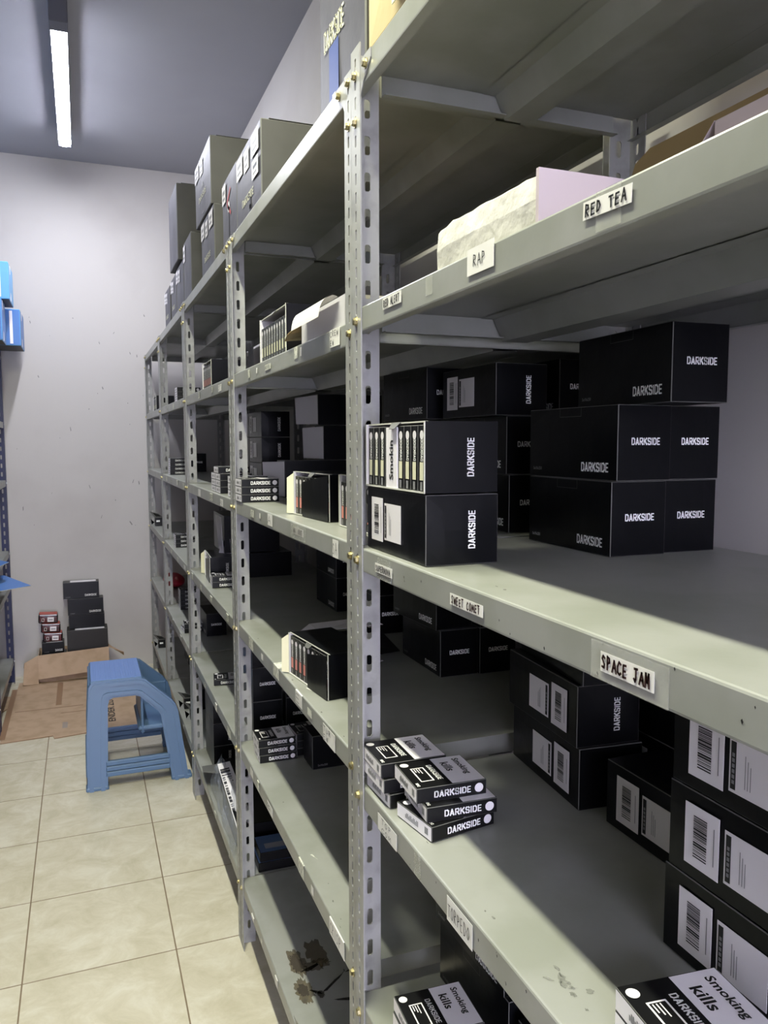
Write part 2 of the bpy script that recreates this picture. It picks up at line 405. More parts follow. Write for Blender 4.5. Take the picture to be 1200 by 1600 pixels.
def rack(y0, y1, tops, label, xoff=0., lip=.035, dents=0, postm=None):
    t = thing('storage_rack', label, 'rack', (xoff, y0, 0)); L_ = y1-y0
    t['_y0'] = y0
    for (x, y, sx, sy) in ((0, .0005, 1, 1), (0, L_-.0005, 1, -1), (DEP, .0005, -1, 1), (DEP, L_-.0005, -1, -1)):
        p = obj('post', POST, t, (x, y, 0)); p.scale = (sx, sy, 1)
    k = (round(L_, 3), lip)
    if k not in meshc: meshc[k] = (shelf_mesh(L_-.008, lip), stiffener_mesh(L_-.008, lip))
    sh = []
    for i, z in enumerate(tops):
        s = obj('shelf', meshc[k][0], t, (.0022, .004, z)); sh.append(s)
        obj('stiffener', meshc[k][1], s)
        zs = [z-.019] if i else [z-.014, z-.075]
        for z_ in zs:
            for yy in (.019, L_-.019):
                obj('bolt', BOLT, t, (0, yy, z_), (random.uniform(0, 1), 0, 0))
        for yy in (.019, L_-.019): obj('bolt', BOLTS, t, (DEP, yy, z-.019), (0, 0, PI))
        # bolts through the side flanges
        if i < 5:
            for yy, r in ((L_-.0025, -PI/2), (.0025, PI/2)): obj('bolt', BOLTS, t, (.0285, yy, z-.042), (0, 0, PI/2 if yy > .5 else -PI/2)) if False else None
    # triangular gussets at the top front corners
    for yy, s_ in ((.0008, 1), (L_-.0008, -1)):
        m = MB(); zt = tops[0]-.001; r = .078
        pl = [(yy, zt), (yy+s_*r, zt), (yy+s_*r, zt-.012), (yy+s_*.05, zt-.03), (yy+s_*.0385, zt-.046), (yy+s_*.036, zt-.085), (yy, zt-.085)]
        m.prism(pl, 0, -.0012+.0018, .0020, 'post_paint'); g = obj('gusset_plate', m, t)
        obj('bolt', BOLT, t, (-.0002, yy+s_*.062, zt-.014), (random.uniform(0, 1), 0, 0))
    return t, sh
LEV = [1.973, 1.616, 1.280, .940, .594, .195]
BY = [.100, 1.1155, 2.1405, 3.1555, 4.172, 5.098]
R1, S1 = rack(BY[0]-.03, 1.084, [1.952, 1.625, 1.285, .931, .586, .195], 'grey slotted steel shelving rack nearest the camera', -.0137, .034)
R2, S2 = rack(BY[1]+.001, BY[2]-.001, [1.974, 1.618, 1.281, .946, .600, .198], 'grey slotted steel shelving rack second from the camera, rust stains on its lowest shelf')
R3, S3 = rack(BY[2]+.001, BY[3]-.001, LEV, 'middle grey slotted steel shelving rack, beside the blue stool')
R4, S4 = rack(BY[3]+.001, BY[4]-.001, LEV, 'grey slotted steel shelving rack second from the end wall')
R5, S5 = rack(BY[4]+.001, BY[5]-.001, LEV, 'grey slotted steel shelving rack nearest the end wall')

# paper labels on the shelf fronts (world y = centre, z = centre)
def lip_label(rk, shelf, y, z, w, h, txt=None, m_='ink', paper='paper', tilt=0, th=.0013, lab=None, over=0, name='paper_label', hw=.88, hh=.62, seed=0):
    m = MB(); o = V(0, 0, 0); xd = V(0, -math.cos(tilt), math.sin(tilt)); yd = V(0, math.sin(tilt), math.cos(tilt))
    if over:          # folded over the edge onto the shelf top
        m.sheet([V(-.0003, w/2, -h/2), V(-.0003, -w/2, -h/2), V(-.0003, -w/2, h/2), V(-.0003, w/2, h/2)], .0003, paper)
        m.sheet([V(-.0003, w/2, h/2), V(-.0003, -w/2*.9, h/2), V(over, -w/2*.7, h/2+.0008), V(over*.8, w/2*.9, h/2+.001)], .0003, paper)
    else:
        a, b = -xd*w/2-yd*h/2, xd*w/2-yd*h/2
        m.sheet([a, b, b+yd*h, a+yd*h], .0003, paper)
    if txt:
        lines = txt.split('/'); n = len(lines)
        for i, l in enumerate(lines):
            lh = h*hh/n; yy = h/2-(h/n)*(i+.5)-lh/2
            ww = w*hw*(len(l)/max(len(q) for q in lines))
            hand(m, l, V(-.0007, 0, 0)-xd*w*hw/2+yd*yy, xd, yd, ww, lh, m_, th, seed+i)
    loc = V(-.0006, y, z)
    # into the shelf's frame (the shelf sits at rack (.0022,.004,z))
    ob = obj(name, m, shelf); ob.location = (loc.x-(.0009 if name == 'paper_label' else -.0001), y-rk.location.y-.004, z-shelf.location.z)
    if lab: ob['label'] = lab
    return ob
L_ = lip_label
L_(R1, S1[1], .499, 1.6125, .058, .0135, 'RED TEA', tilt=-.03, th=.0016, lab='white paper strip hand-lettered RED TEA', seed=1)
L_(R1, S1[1], .697, 1.615, .055, .026, 'RAP', tilt=.0, th=.0011, lab='square white paper label hand-lettered RAP', hw=.5, hh=.45, seed=2)
L_(R1, S1[1], .931, 1.6135, .062, .0145, 'RED ALERT', th=.0016, lab='white paper strip hand-lettered RED ALERT', seed=3)
L_(R1, S1[2], .962, 1.266, .062, .0125, 'SUPERNOVA', th=.0015, lab='white paper strip hand-lettered SUPERNOVA', seed=4)
L_(R1, S1[2], .722, 1.266, .075, .0125, 'SWEET COMET', 'marker_red_black', th=.0015, lab='white paper strip hand-lettered SWEET COMET in red and black', seed=5)
L_(R1, S1[2], .463, 1.2667, .061, .0155, 'SPACE JAM', 'marker_red_black', th=.0019, hw=.92, lab='white paper strip hand-lettered in red and black, right of the SWEET COMET strip', seed=6)
L_(R1, S1[3], .950, .9095, .07, .0235, 'TOP/COM', paper='paper', th=.0008, lab='faded white paper label with faint hand lettering', seed=7, hw=.55)
L_(R1, S1[3], .732, .9105, .062, .029, 'TORPEDO', th=.0010, lab='white paper label hand-lettered TORPEDO', seed=8, hh=.5)
# clear tape and torn residue on the near rack
for sh, y, z, w, h in ((S1[1], .498, 1.609, .03, .030), (S1[2], .463, 1.266, .088, .03), (S1[2], .962, 1.266, .05, .029), (S1[1], .82, 1.611, .018, .02), (S1[3], .85, .914, .02, .03)):
    L_(R1, sh, y, z, w, h, None, paper='tape', name='clear_tape')
# second rack
for a in ((1, 1.212, 1.603, .052, .028, 'CREW/EW', 0, 'paper'), (1, 1.455, 1.605, .022, .022, None, 0, 'paper_torn'), (1, 1.42, 1.603, .01, .016, None, 0, 'paper'), (1, 1.695, 1.60, .055, .012, 'AXE', 0, 'paper_torn'), (1, 1.90, 1.602, .02, .02, None, 0, 'paper_torn'), (1, 1.81, 1.602, .010, .012, None, 0, 'paper'),
          (2, 1.89, 1.264, .04, .018, 'UT', 0, 'paper_torn'), (2, 1.80, 1.266, .012, .012, None, 0, 'paper'), (2, 1.695, 1.266, .045, .026, 'A', 0, 'paper'), (2, 1.455, 1.265, .075, .014, 'WAY OUT', 0, 'paper'), (2, 1.455, 1.264, .11, .03, None, 0, 'tape'), (2, 1.217, 1.262, .03, .03, 'SA', 0, 'paper'),
          (3, 1.93, .93, .05, .028, 'V', 0, 'paper_torn'), (3, 1.80, .93, .02, .014, None, 0, 'paper'), (3, 1.655, .934, .05, .026, 'V', .03, 'paper_torn'), (3, 1.463, .932, .05, .026, 'E', .03, 'paper'), (3, 1.385, .93, .03, .014, None, 0, 'paper_torn'), (3, 1.262, .927, .07, .03, 'TURK/EW', 0, 'paper'),
          (4, 1.95, .585, .035, .02, None, 0, 'paper'), (4, 1.87, .583, .02, .024, None, .01, 'paper_torn'), (4, 1.74, .583, .055, .022, 'B', 0, 'paper'), (4, 1.46, .584, .04, .03, 'OL', .035, 'paper_torn'), (4, 1.38, .583, .016, .016, None, 0, 'paper'), (4, 1.225, .583, .085, .03, 'CRISPY', .02, 'paper'),
          (5, 1.97, .178, .03, .01, None, .025, 'paper'), (5, 1.70, .18, .025, .02, None, .02, 'paper'), (5, 1.86, .18, .012, .012, None, 0, 'paper_torn')):
    L_(R2, S2[a[0]], a[1], a[2], a[3], a[4], a[5], paper=a[7], over=a[6], th=.0011, seed=int(a[1]*100), name='paper_label')
rr = random.Random(3)
for rk, S_, ya, yb in ((R3, S3, 2.2, 3.1), (R4, S4, 3.2, 4.1)):
    for i in (1, 2, 3, 4, 5):
        for k in range(rr.choice((3, 4))):
            y = ya+(yb-ya)*(k+rr.uniform(.2, .8))/4
            L_(rk, S_[i], y, S_[i].location.z-.018+rr.uniform(-.003, .003), rr.uniform(.02, .06), rr.uniform(.012, .026), rr.choice((None, None, 'AX', 'BE', 'OT')), paper=rr.choice(('paper', 'paper_torn', 'paper_torn')), over=rr.choice((0, 0, .012)), seed=k)
# paper scrap, scuffs, rust
def patch(shelf, rk, pts, m_, name, z=.0006):
    """flat irregular mark lying on a shelf top; pts in world x,y"""
    m = MB(); m.add([(x-rk.location.x-.0022, y-rk.location.y-.004, z) for x, y in pts], [tuple(range(len(pts)))], m_)
    return obj(name, m, shelf)
def blob(cx, cy, rx, ry, n=18, j=.25, seed=1, rot=0):
    q = random.Random(seed); P = []
    for i in range(n):
        a = 2*PI*i/n; r = 1+q.uniform(-j, j); x, y = rx*r*math.cos(a), ry*r*math.sin(a)
        P.append((cx+x*math.cos(rot)-y*math.sin(rot), cy+x*math.sin(rot)+y*math.cos(rot)))
    return P
for cx, cy, rx, ry, sd, mm, zz in ((0.056, 1.725, .019, .05, 2, 'rust', .0005), (0.055, 1.722, .013, .036, 12, 'rust_dark', .0008), (0.048, 1.625, .02, .04, 3, 'rust', .0005), (0.046, 1.628, .011, .022, 13, 'rust_dark', .0008), (0.110, 1.745, .024, .05, 4, 'rust', .0005), (.080, 1.60, .008, .012, 14, 'rust_dark', .0008), (.10, 1.70, .03, .018, 15, 'rust', .0006)):
    patch(S2[5], R2, blob(cx, cy, rx, ry, 44, .22, sd), mm, 'rust_stain', zz)
def crack(x0, y0, x1, y1, w, sd):
    q = random.Random(sd); P = []; n = 14
    for k in range(n+1): t_ = k/n; P.append((x0+(x1-x0)*t_+q.uniform(-.004, .004), y0+(y1-y0)*t_+q.uniform(-.006, .006), w*q.uniform(.4, 1.2)))
    patch(S2[5], R2, [(a-c/2, b) for a, b, c in P]+[(a+c/2, b) for a, b, c in P[::-1]], 'rust_dark', 'rust_stain', .0010)
crack(.058, 1.685, .105, 1.70, .003, 1); crack(.085, 1.60, .155, 1.655, .0022, 2); crack(.155, 1.655, .22, 1.66, .0016, 4); crack(.06, 1.62, .082, 1.602, .003, 3); crack(.10, 1.57, .2, 1.55, .0012, 5)
patch(S2[5], R2, blob(.006, 1.50, .003, .06, seed=7, j=.5), 'rust', 'rust_stain', .0003)
qq = random.Random(31)
for k in range(14): patch(S1[3], R1, blob(.022+qq.gauss(0, .006), .575+qq.gauss(0, .014), qq.uniform(.0006, .003), qq.uniform(.001, .005), 10, .45, k, qq.uniform(0, 3)), 'scuff', 'scuff_mark')
q = random.Random(11)
for sh, rk, y0, y1 in ((S1[2], R1, .3, 1.0), (S1[3], R1, .5, 1.0), (S2[4], R2, 1.2, 2.0), (S2[3], R2, 1.2, 2.0)):
    for k in range(5): patch(sh, rk, blob(q.uniform(.004, .03), q.uniform(y0, y1), q.uniform(.0006, .002), q.uniform(.001, .004), 8, .4, k), 'scuff', 'scuff_mark')
    m = MB()
    for k in range(16): # chipped paint on the lip
        y = q.uniform(y0, y1)-rk.location.y; z = -q.uniform(.003, .03); s_ = q.uniform(.0005, .0013)
        m.add([(-.0003, y-s_, z), (-.0003, y, z-s_*1.8), (-.0003, y+s_, z+s_*.4), (-.0003, y, z+s_*1.6)], [(0, 1, 2, 3)], 'ink')
    obj('paint_chips', m, sh)['kind'] = 'stuff'

# ------------------------------------------------------------------ cartons
CL, CA, CB = .205, .0985, .0865
LG = {'D': [[(0, 0), (0, 1), (.40, 1), (.62, .80), (.62, .20), (.40, 0), (0, 0)]], 'A': [[(0, 0), (.31, 1), (.62, 0)], [(.12, .25), (.5, .25)]],
 'R': [[(0, 0), (0, 1), (.46, 1), (.62, .86), (.62, .60), (.46, .46), (0, .46)], [(.3, .46), (.64, 0)]], 'K': [[(0, 0), (0, 1)], [(.04, .42), (.60, 1)], [(.22, .6), (.64, 0)]],
 'S': [[(.60, .84), (.48, 1), (.12, 1), (0, .86), (0, .66), (.12, .53), (.48, .47), (.60, .34), (.60, .14), (.48, 0), (.12, 0), (0, .16)]], 'I': [[(0, 0), (0, 1)]],
 'E': [[(.52, 0), (0, 0), (0, 1), (.52, 1)], [(0, .5), (.46, .5)]]}
def logo_flat(m, t, o, xd, yd, w, h, mt, th=.21):
    """heavy condensed capitals; o is the lower left corner"""
    o = V(*o); xd = V(*xd); yd = V(*yd); adv = {'I': th+.17, 'E': .52+th+.15}; tot = sum(adv.get(c, .62+th+.15) for c in t)-.15
    k = w/tot; x = th/2
    for c in t:
        for st in LG[c]:
            P = [o+xd*(k*(x+a))+yd*(h*(th*.5*.72+b*(1-th*.72))) for a, b in st]
            for a, b in zip(P, P[1:]):
                d = b-a; L0 = d.length; d.normalize(); nn = xd.cross(yd).cross(d)
                hw = abs(d.dot(xd))*h*th*.36+abs(d.dot(yd))*k*th*.5; e = d*min(hw*.8, L0)
                m.quad(a-e-nn*hw, b+e-nn*hw, b+e+nn*hw, a-e+nn*hw, mt)
        x += adv.get(c, .62+th+.15)
def logo(m, o, xd, yd, w, h, mt='white_print'):
    o = V(*o)-V(*xd)*w/2-V(*yd)*h/2; logo_flat(m, 'DARKSIDE', o, xd, yd, w, h, mt)
def carton_parts(kind):
    """returns [(name, mesh, label)], origin at the low x / low y bottom corner"""
    out = []; m = MB(); e = .0009; bg = .0016
    if kind.startswith('up'):       # upright: x 0..CB, z 0..CA
        wx, hz = CB, CA
    else: wx, hz = CA, CB
    m.cbox(0, wx, 0, CL, 0, hz, .0009, 'carton_black', 'edge_worn', bulge=bg if kind != 'up_flat' else 0)
    d = .0022
    if kind.startswith('up'):
        logo(m, (wx/2, -d, hz*.52), X, Z, .046, .0095); logo(m, (wx/2, CL+d, hz*.52), NX, Z, .046, .0095)
        for xx, xd in ((-d, NY), (wx+d, Y)):
            yy = .044 if xd == NY else CL-.044
            logo(m, (xx, yy, .017), xd, Z, .058, .0125)
            m.text('5x10x250', (xx, (CL-.014) if xd == NY else .014, .010), xd, Z, .022, .0045, 'grey_print', .01)
        # notch tab on the top edge
        m.rect((-.0008, CL*.62, hz-.013), NY, Z, .05, .0125, 'edge_worn', t=.0005)
        out.append(('carton_body', m.mesh('carton_body'), None))
    else:
        logo(m, (wx*.62, -d, hz*.5), Z, NX, .047, .0095); logo(m, (wx*.38, CL+d, hz*.5), Z, X, .047, .0095)
        out.append(('carton_body', m.mesh('carton_body'), None))
        if kind in ('side', 'side_rev', 'side_one'):
            rev = kind == 'side_rev'
            s1 = MB(); s2 = MB(); d2 = -.0021
            # bar code sticker
            yc = CL-.045 if not rev else .045
            s1.sheet([(d2, yc+.0215, .014), (d2, yc-.0215, .014), (d2, yc-.0215, .074), (d2, yc+.0215, .074)], .0004, 'sticker_white')
            s1.bars((d2-.0006, yc+.010, .024), Z, NY, .042, .017, 'ink', 5)
            s1.rect((d2-.0006, yc-.015, .026), Z, NY, .036, .0012, 'grey_print')
            out.append(('barcode_sticker', s1.mesh('barcode_sticker'), 'white sticker with a bar code'))
            yc = CL-.102 if not rev else .104
            a, b = yc+.029, yc-.029
            s2.sheet([(d2, a, .018), (d2, b, .018), (d2, b, .068), (d2, a, .068)], .0004, 'sticker_white')
            bx = a-.002 if not rev else b+.008
            s2.rect((d2-.0006, bx, .021), NY, Z, .006, .044, 'ink')
            for k in range(6): s2.rect((d2-.0007, bx-.0015, .026+k*.005), NY, Z, .003, .0035, 'grey_print')
            for k in range(3): s2.rect((d2-.0006, (a-.018-k*.003) if not rev else (b+.024+k*.003), .026), Z, NY, .03-.004*k, .0008, 'grey_print')
            out.append(('data_sticker', s2.mesh('data_sticker'), 'white sticker with small print and a black bar'))
    return out
CART = {}
for k in ('up', 'side', 'side_rev', 'side_plain'): CART[k] = carton_parts(k)
def carton(kind, x, y, z, label, rz=0., group=None, sc=None):
    t = thing('carton', label, 'carton', (x, y, z), rz, group)
    if sc: t.scale = sc
    for n, me, lb in CART[kind]:
        o = obj(n, me, t)
        if lb: o['label'] = lb
    return t
# --- near rack, third shelf (z 1.285)
z = 1.2858
carton('side', 0.0005, .855, z, 'black cardboard carton at the front of the near rack, under the opened carton', 0)
carton('up', .2565, .838, z, 'black carton at the foot of the double stack by the wall, left column', math.radians(-1))
carton('up', .3462, .843, z, 'black carton at the foot of the double stack by the wall, right column', math.radians(-1))
carton('up', .2595, .832, z+CA+.001, 'black carton in the middle layer of the double stack by the wall, left column', math.radians(1))
carton('up', .3465, .839, z+CA+.001, 'black carton in the middle layer of the double stack by the wall, right column', 0)
carton('up', .2975, .780, z+2*CA+.002, 'single black carton on top of the double stack by the wall', math.radians(-2))
# --- second rack, third shelf, near end, seen through the post gap
z = 1.282
carton('up', .292, 1.160, z, 'black carton on the shelf behind the opened carton, lower one', 0)
carton('up', .286, 1.160, z+CA+.001, 'black carton on the shelf behind the opened carton, middle of three layers', 0)
carton('up', .290, 1.372, z+CA+.001, 'black carton end to end behind the middle one at the back of the third shelf', 0)
carton('up', .290, 1.372, z, 'black carton in the bottom layer at the back of the third shelf, behind another carton', 0)
carton('side', .262, 1.155, z+2*CA+.002, 'black carton with two white stickers lying on top of the back row, third shelf', 0)
carton('up', .240, 1.385, z+2*CA+.002, 'dark carton behind the one with two white stickers on the top layer', math.radians(3))
carton('up', .392, 1.165, z+2*CA+.002, 'black carton of the back row, half hidden by the single top carton', 0)
carton('up', .384, 1.160, z+CA+.001, 'black carton against the wall, middle layer behind the double stack', 0)
carton('up', .386, 1.160, z, 'black carton against the wall, bottom layer behind the double stack', 0)
# --- near rack, fourth shelf (z .931)
z = .932
carton('side_rev', .236, .867, z, 'black lying carton with two stickers, bottom of the far pair on the fourth shelf', math.radians(-5))
carton('side_rev', .233, .870, z+CB+.0008, 'black lying carton with two stickers, upper one of the far pair on the fourth shelf', math.radians(-4))
carton('side', .238, .865, z+2*CB+.0016, 'black lying carton on top of the far pair, stickers cut off by the shelf edge', math.radians(-7))
carton('side', .253, .624, z, 'black lying carton with two stickers standing alone between the far pair and the near stack', 0)
carton('side', .358, .80, z, 'black carton at the back of the fourth shelf beside the far pair', 0)
carton('side_plain', .358, .80, z+CB, 'black carton at the back of the fourth shelf, second layer beside the far pair', 0)
carton('side', .1468, .393, z, 'black lying carton with two stickers, bottom of the near stack at the right edge', math.radians(-.5))
carton('side', .1490, .389, z+CB+.0008, 'black lying carton with two stickers, middle of the near stack at the right edge', 0)
carton('side', .1500, .388, z+2*CB+.0016, 'black lying carton with two stickers, top of the near stack at the right edge', 0)
# --- second rack, fourth shelf seen through the end
z = .947
carton('up', .300, 1.446, z, 'black carton on the shaded shelf below the SUPERNOVA strip, lower one', 0)
carton('up', .292, 1.45, z+CA+.001, 'black carton on the shaded shelf below the SUPERNOVA strip, upper one', math.radians(4))
carton('up', .389, 1.44, z, 'black carton beside the wall on the shaded shelf, lower right', 0)
carton('up', .389, 1.44, z+CA+.001, 'black carton beside the wall on the shaded shelf, upper right', 0)
# --- near rack, fifth shelf
z = .587
carton('up', .128, .862, z, 'black carton behind the flat packs on the fifth shelf, far one of the row', math.radians(1.5))
carton('up', .126, .872, z+CA+.0005, 'black carton on the upper layer behind the flat packs on the fifth shelf', math.radians(2))
carton('side', .132, .640, z, 'glossy black carton on the fifth shelf partly hidden by the shelf edge', math.radians(0))

# ------------------------------------------------------------------ flat packs
PW, PD, PH = .0985, .085, .0198
def pack_parts(turned=False):
    out = []; m = MB()
    m.cbox(0, PW, 0, PD, 0, PH, .0006, 'pack_black', 'edge_worn')
    d = .0003
    logo(m, (.050, -d, PH*.48), X, Z, .052, .0088); m.disc((.0875, -d, PH*.5), X, Z, .0062, 'sticker_white', 16)
    logo(m, (.050, PD+d, PH*.48), NX, Z, .052, .0088)
    t = PH+d
    m.disc((.0095, PD-.011, t), X, Y, .006, 'sticker_white', 16)
    m.rect((.013, PD-.024, t), NY, X, .043, .019, 'sticker_white', t=.0018)
    for k in range(3): m.rect((.024-.0035*k, PD-.027, t), NY, X, .016-.003*k, .0012, 'sticker_white')
    logo_flat(m, 'DARKSIDE', (.0375, PD-.020, t), NY, X, .047, .0075, 'white_print')
    m.text('MIN2', (.0035, .016, t), NY, X, .010, .0042, 'white_print', .02)
    out.append(('pack_body', m.mesh('pack_body'), None))
    w = MB(); w.rect((.0505, PD-.0015, t), NY, X, PD-.003, .0465, 'pack_white')
    w.text('Smoking', (.0765, PD-.010, t+.0003), NY, X, .052, .0125, 'ink', .022)
    w.text('kills', (.0585, PD-.018, t+.0003), NY, X, .029, .0125, 'ink', .022)
    out.append(('warning_panel', w.mesh('warning_panel'), 'white health warning panel reading Smoking kills'))
    s = MB(); d = .0004
    s.rect((-d, PD-.001, .001), NY, Z, PD-.002, PH-.002, 'pack_white')
    for k in range(12): s.rect((-2*d, PD-.022-k*.0027, .0065), NY, Z, .0018, .0075 if k % 3 else .005, 'grey_print')
    s.rect((-2*d, .016, .006), NY, Z, .008, .009, 'grey_print')
    out.append(('side_label', s.mesh('side_label'), 'white side label with small print'))
    return out
PACK = pack_parts()
def LV(k, n=3): return 'black pack, '+{3: ('lowest', 'middle one', 'topmost'), 4: ('lowest', 'second up', 'third up', 'topmost'), 5: ('lowest', 'second up', 'third up', 'fourth up', 'topmost')}[n][k]
def pack(x, y, z, label, rz=0., group=None, plain=False):
    t = thing('tobacco_pack', label, 'pack', (x, y, z), math.radians(rz), group)
    for n, me, lb in PACK:
        o = obj(n, me, t)
        if lb: o['label'] = lb
    return t
# near rack fourth shelf pile (z .932)
z = .932
pack(.0135, .862, z, 'black tobacco pack at the bottom of the fanned pile above the TORPEDO label', 9)
pack(.012, .874, z+PH+.0005, 'black tobacco pack second from the bottom of the fanned pile, its white corner showing', -3)
pack(.004, .888, z+2*PH+.001, 'black tobacco pack on top of the fanned pile, warning panel fully visible', -2.5)
pack(-.002, .966, z, 'black tobacco pack at the bottom of the left pile against the post', 2)
pack(-.009, .971, z+PH+.0005, 'middle black tobacco pack of the left pile against the post', 0)
pack(-.0112, .9765, z+2*PH+.001, 'black tobacco pack on top of the left pile against the post', -1)
# near rack bottom middle pile
z = .587
for k in range(4):
    pack(-.0085+(.002 if k % 2 else 0), .862+.002*k, z+k*(PH+.0004), ['black tobacco pack at the foot of the pile at the bottom of the picture', 'black tobacco pack second up in the pile at the bottom of the picture', 'black tobacco pack second from the top of the pile at the bottom of the picture', 'black tobacco pack on top of the pile at the bottom, beneath the TORPEDO label'][k], -3)
z = .932
for k in range(2):
    pack(.0185, .432, z+k*(PH+.0004), ['black tobacco pack under the one in the lower right corner', 'black tobacco pack on top in the lower right corner, in front of the near stack'][k], -6)
# second rack, fifth shelf
z = .601
for k in range(3):
    pack(.0255-.001*k, 1.962+.002*k, z+k*(PH+.0004), ['black tobacco pack at the foot of the three-high front pile, second rack', 'black tobacco pack in the middle of the three-high front pile, second rack', 'black tobacco pack on top of the three-high front pile, second rack'][k], -1)
    pack(.1285, 1.975, z+k*(PH+.0004), LV(k)+' of the shaded packs beside the three-high front pile', 2, 'shaded packs beside the three-high pile')
# third shelf far end of the second rack: packs
z = 1.282
for k in range(3): pack(.000, 2.015, z+k*(PH+.0004), LV(k)+' of the three black packs left of the slant-fronted carton', 0, 'three-high pile beside the grey flap')
# third rack, third shelf: packs with white ends
z = 1.281
spots = [(.012, 2.42), (.012, 2.508)]
for i, (x, y) in enumerate(spots):
    for k in range(3): pack(x, y, z+k*(PH+.0004), LV(k)+' of the '+('near', 'far')[i]+' pile in the block of packs, third rack', 0, 'block of packs on the third rack')
pack(.014, 2.465, z+3*(PH+.0004), 'black tobacco pack lying on top of the block of packs, third rack', 0)
for k in range(3): pack(.012, 2.20, z+k*(PH+.0004), LV(k)+' of the packs with white ends beside the post, third rack', 0, 'pile of packs beside the post on the third rack')
# third rack: fourth and fifth shelves
for k in range(2): pack(.020, 2.675, .941+k*(PH+.0004), ['lower black tobacco pack in front of the open cream-lined carton', 'upper black tobacco pack in front of the open cream-lined carton'][k], -4)
pack(.020, 2.690, .595, 'single black tobacco pack with a torn corner on the fifth shelf of the middle rack', -8)
# fourth rack packs
for k in range(3): pack(.012, 3.50, 1.617+k*(PH+.0004), LV(k)+' of the pile high on the rack second from the wall', 0, 'high pile on the rack second from the end wall')
for k in range(4): pack(.022, 3.97-.02*k/4, 1.281+k*(PH+.0004), LV(k, 4)+' of the third-shelf pile, rack second from the wall', 0, 'third shelf pile on the rack second from the end wall')
for k in range(3): pack(.022, 3.80, .941+k*(PH+.0004), LV(k)+' of the fourth-shelf pile, rack second from the wall', 0, 'fourth shelf pile on the rack second from the end wall')
for k in range(5): pack(.06, 4.01, .595+k*(PH+.0006), LV(k, 5)+' of the shaded pile beside the red bundle', 0, 'shaded pile beside the red bundle')
pack(.018, 3.50, .595, 'black tobacco pack on the fifth shelf near the post, rack second from the end wall', 4)
pack(.018, 3.50, .595+PH+.0004, 'upper black pack on the fifth shelf near the post, second rack from the wall', -3)

# ------------------------------------------------------------------ open cartons with packs on edge
def edge_pack_mesh(lab='cream_print'):
    m = MB(); w, d, h = .0192, .092, .0805
    m.cbox(0, d, 0, w, 0, h, .0006, 'pack_black', 'edge_worn'); x = -.0004
    m.disc((x, w/2, h-.012), NY, Z, .0056, 'sticker_white', 14)
    m.text('DARKSIDE', (x, w*.62, h*.47), Z, (0, 1, 0), .026, .0065, 'white_print', .02) if False else logo_flat(m, 'DARKSIDE', (x, w*.66, h*.46), Z, NY, .0265, .0072, 'white_print')
    m.rect((x, w*.80, h*.17), NY, Z, .0105, .022, lab); m.rect((x, w*.72, h*.02), NY, Z, .0065, .010, 'grey_print')
    return m.mesh('tobacco_pack')
EP = edge_pack_mesh()
EPR = edge_pack_mesh('pink_label')
def open_carton(x, y, z, label, rz=0., L=.205, n=9, skip=(), white=None, tall=CB, lab_pack='', front_open=True, inner='card_inside', me=None, cream=None, dip=0., logo_end=True, cover=0., wing=True):
    t = thing('open_carton', label, 'carton', (x, y, z), rz)
    m = MB(); th = .0014; D = CA
    m.box(0, D, 0, th, 0, tall, 'carton_black', {'f': inner}); m.box(0, D, L-th, L, 0, tall, 'carton_black', {'n': inner})
    m.box(D-th, D, th, L-th, 0, tall, 'carton_black', {'l': inner}); m.box(0, D-th, th, L-th, 0, th, inner, {'b': 'carton_black'})
    m.box(.004, D-th, th, L-th, tall-th, tall, 'carton_black', {'b': inner})
    if logo_end: logo(m, (D*.62, -.0006, tall*.5), Z, NX, .047, .0095)
    e = .0007
    for a, b, c_, d in ((-.0006, th+.0005, 0, tall), (L-th-.0005, L+.0006, 0, tall)): m.box(-e, .0004, a, b, c_, d, 'edge_white')
    m.box(-e, .0004, 0, L, -.0002, th+.0003, 'edge_white'); m.box(.0034, .0046, 0, L, tall-th, tall+.0004, 'edge_white')
    obj('carton_body', m, t)
    f = MB(); f.sheet([(.003, L*.55, tall+.0005), (.003, L*.40, tall+.0005), (-.004, L*.43, tall-.008), (-.004, L*.52, tall-.008)], .0006, 'edge_worn'); obj('thumb_tab', f, t)
    if cover:      # low front panel that hides the near part of the opening
        f = MB(); f.prism([(0, 0), (L*cover, 0), (L*cover, tall*.78), (0, tall*.98)], 0, -.004, -.0026, 'carton_black', 'carton_black'); obj('front_panel', f, t)
    if wing:
        f = MB(); f.sheet([(0, L, .001), (0, L, tall-.003), (-.012, L+.010, tall-.014), (-.013, L+.010, .002)], .0008, inner if not cream else cream, 'carton_black'); obj('side_flap', f, t)
    gap = (L-.006)/max(n, 1); M_ = Matrix.Rotation(rz, 4, 'Z')
    for k in range(n):
        if k in skip: continue
        p = M_ @ V(.002, .003+k*gap, 0)
        pk = obj('tobacco_pack', me or EP, None, (x+p.x, y+p.y, z+.0016), (0, 0, rz))
        nth = ['nearest', 'second', 'third', 'fourth', 'fifth', 'sixth', 'seventh', 'eighth', 'ninth', 'tenth'][k]
        tag(pk, 'black pack on edge, %s from the near end inside %s' % (nth, lab_pack), 'pack', 'packs on edge in '+lab_pack)
    return t
oc = open_carton(-.002, .853, 1.2858+CB+.0022, 'opened black carton showing white-labelled packs, on the front of the near rack', 0, n=9, skip=(4, 5), lab_pack='the opened carton in front', wing=False)
w = MB(); w.box(.001, .08, .0905, .129, .0016, .081, 'pack_white'); w.text('Smokin', (.0006, .103, .012), Z, Y, .052, .014, 'ink', .022)
wp = obj('tobacco_pack', w, None, (-.002, .853, 1.2858+CB+.0022)); tag(wp, 'pack turned to show its white warning face inside the opened carton in front', 'pack')
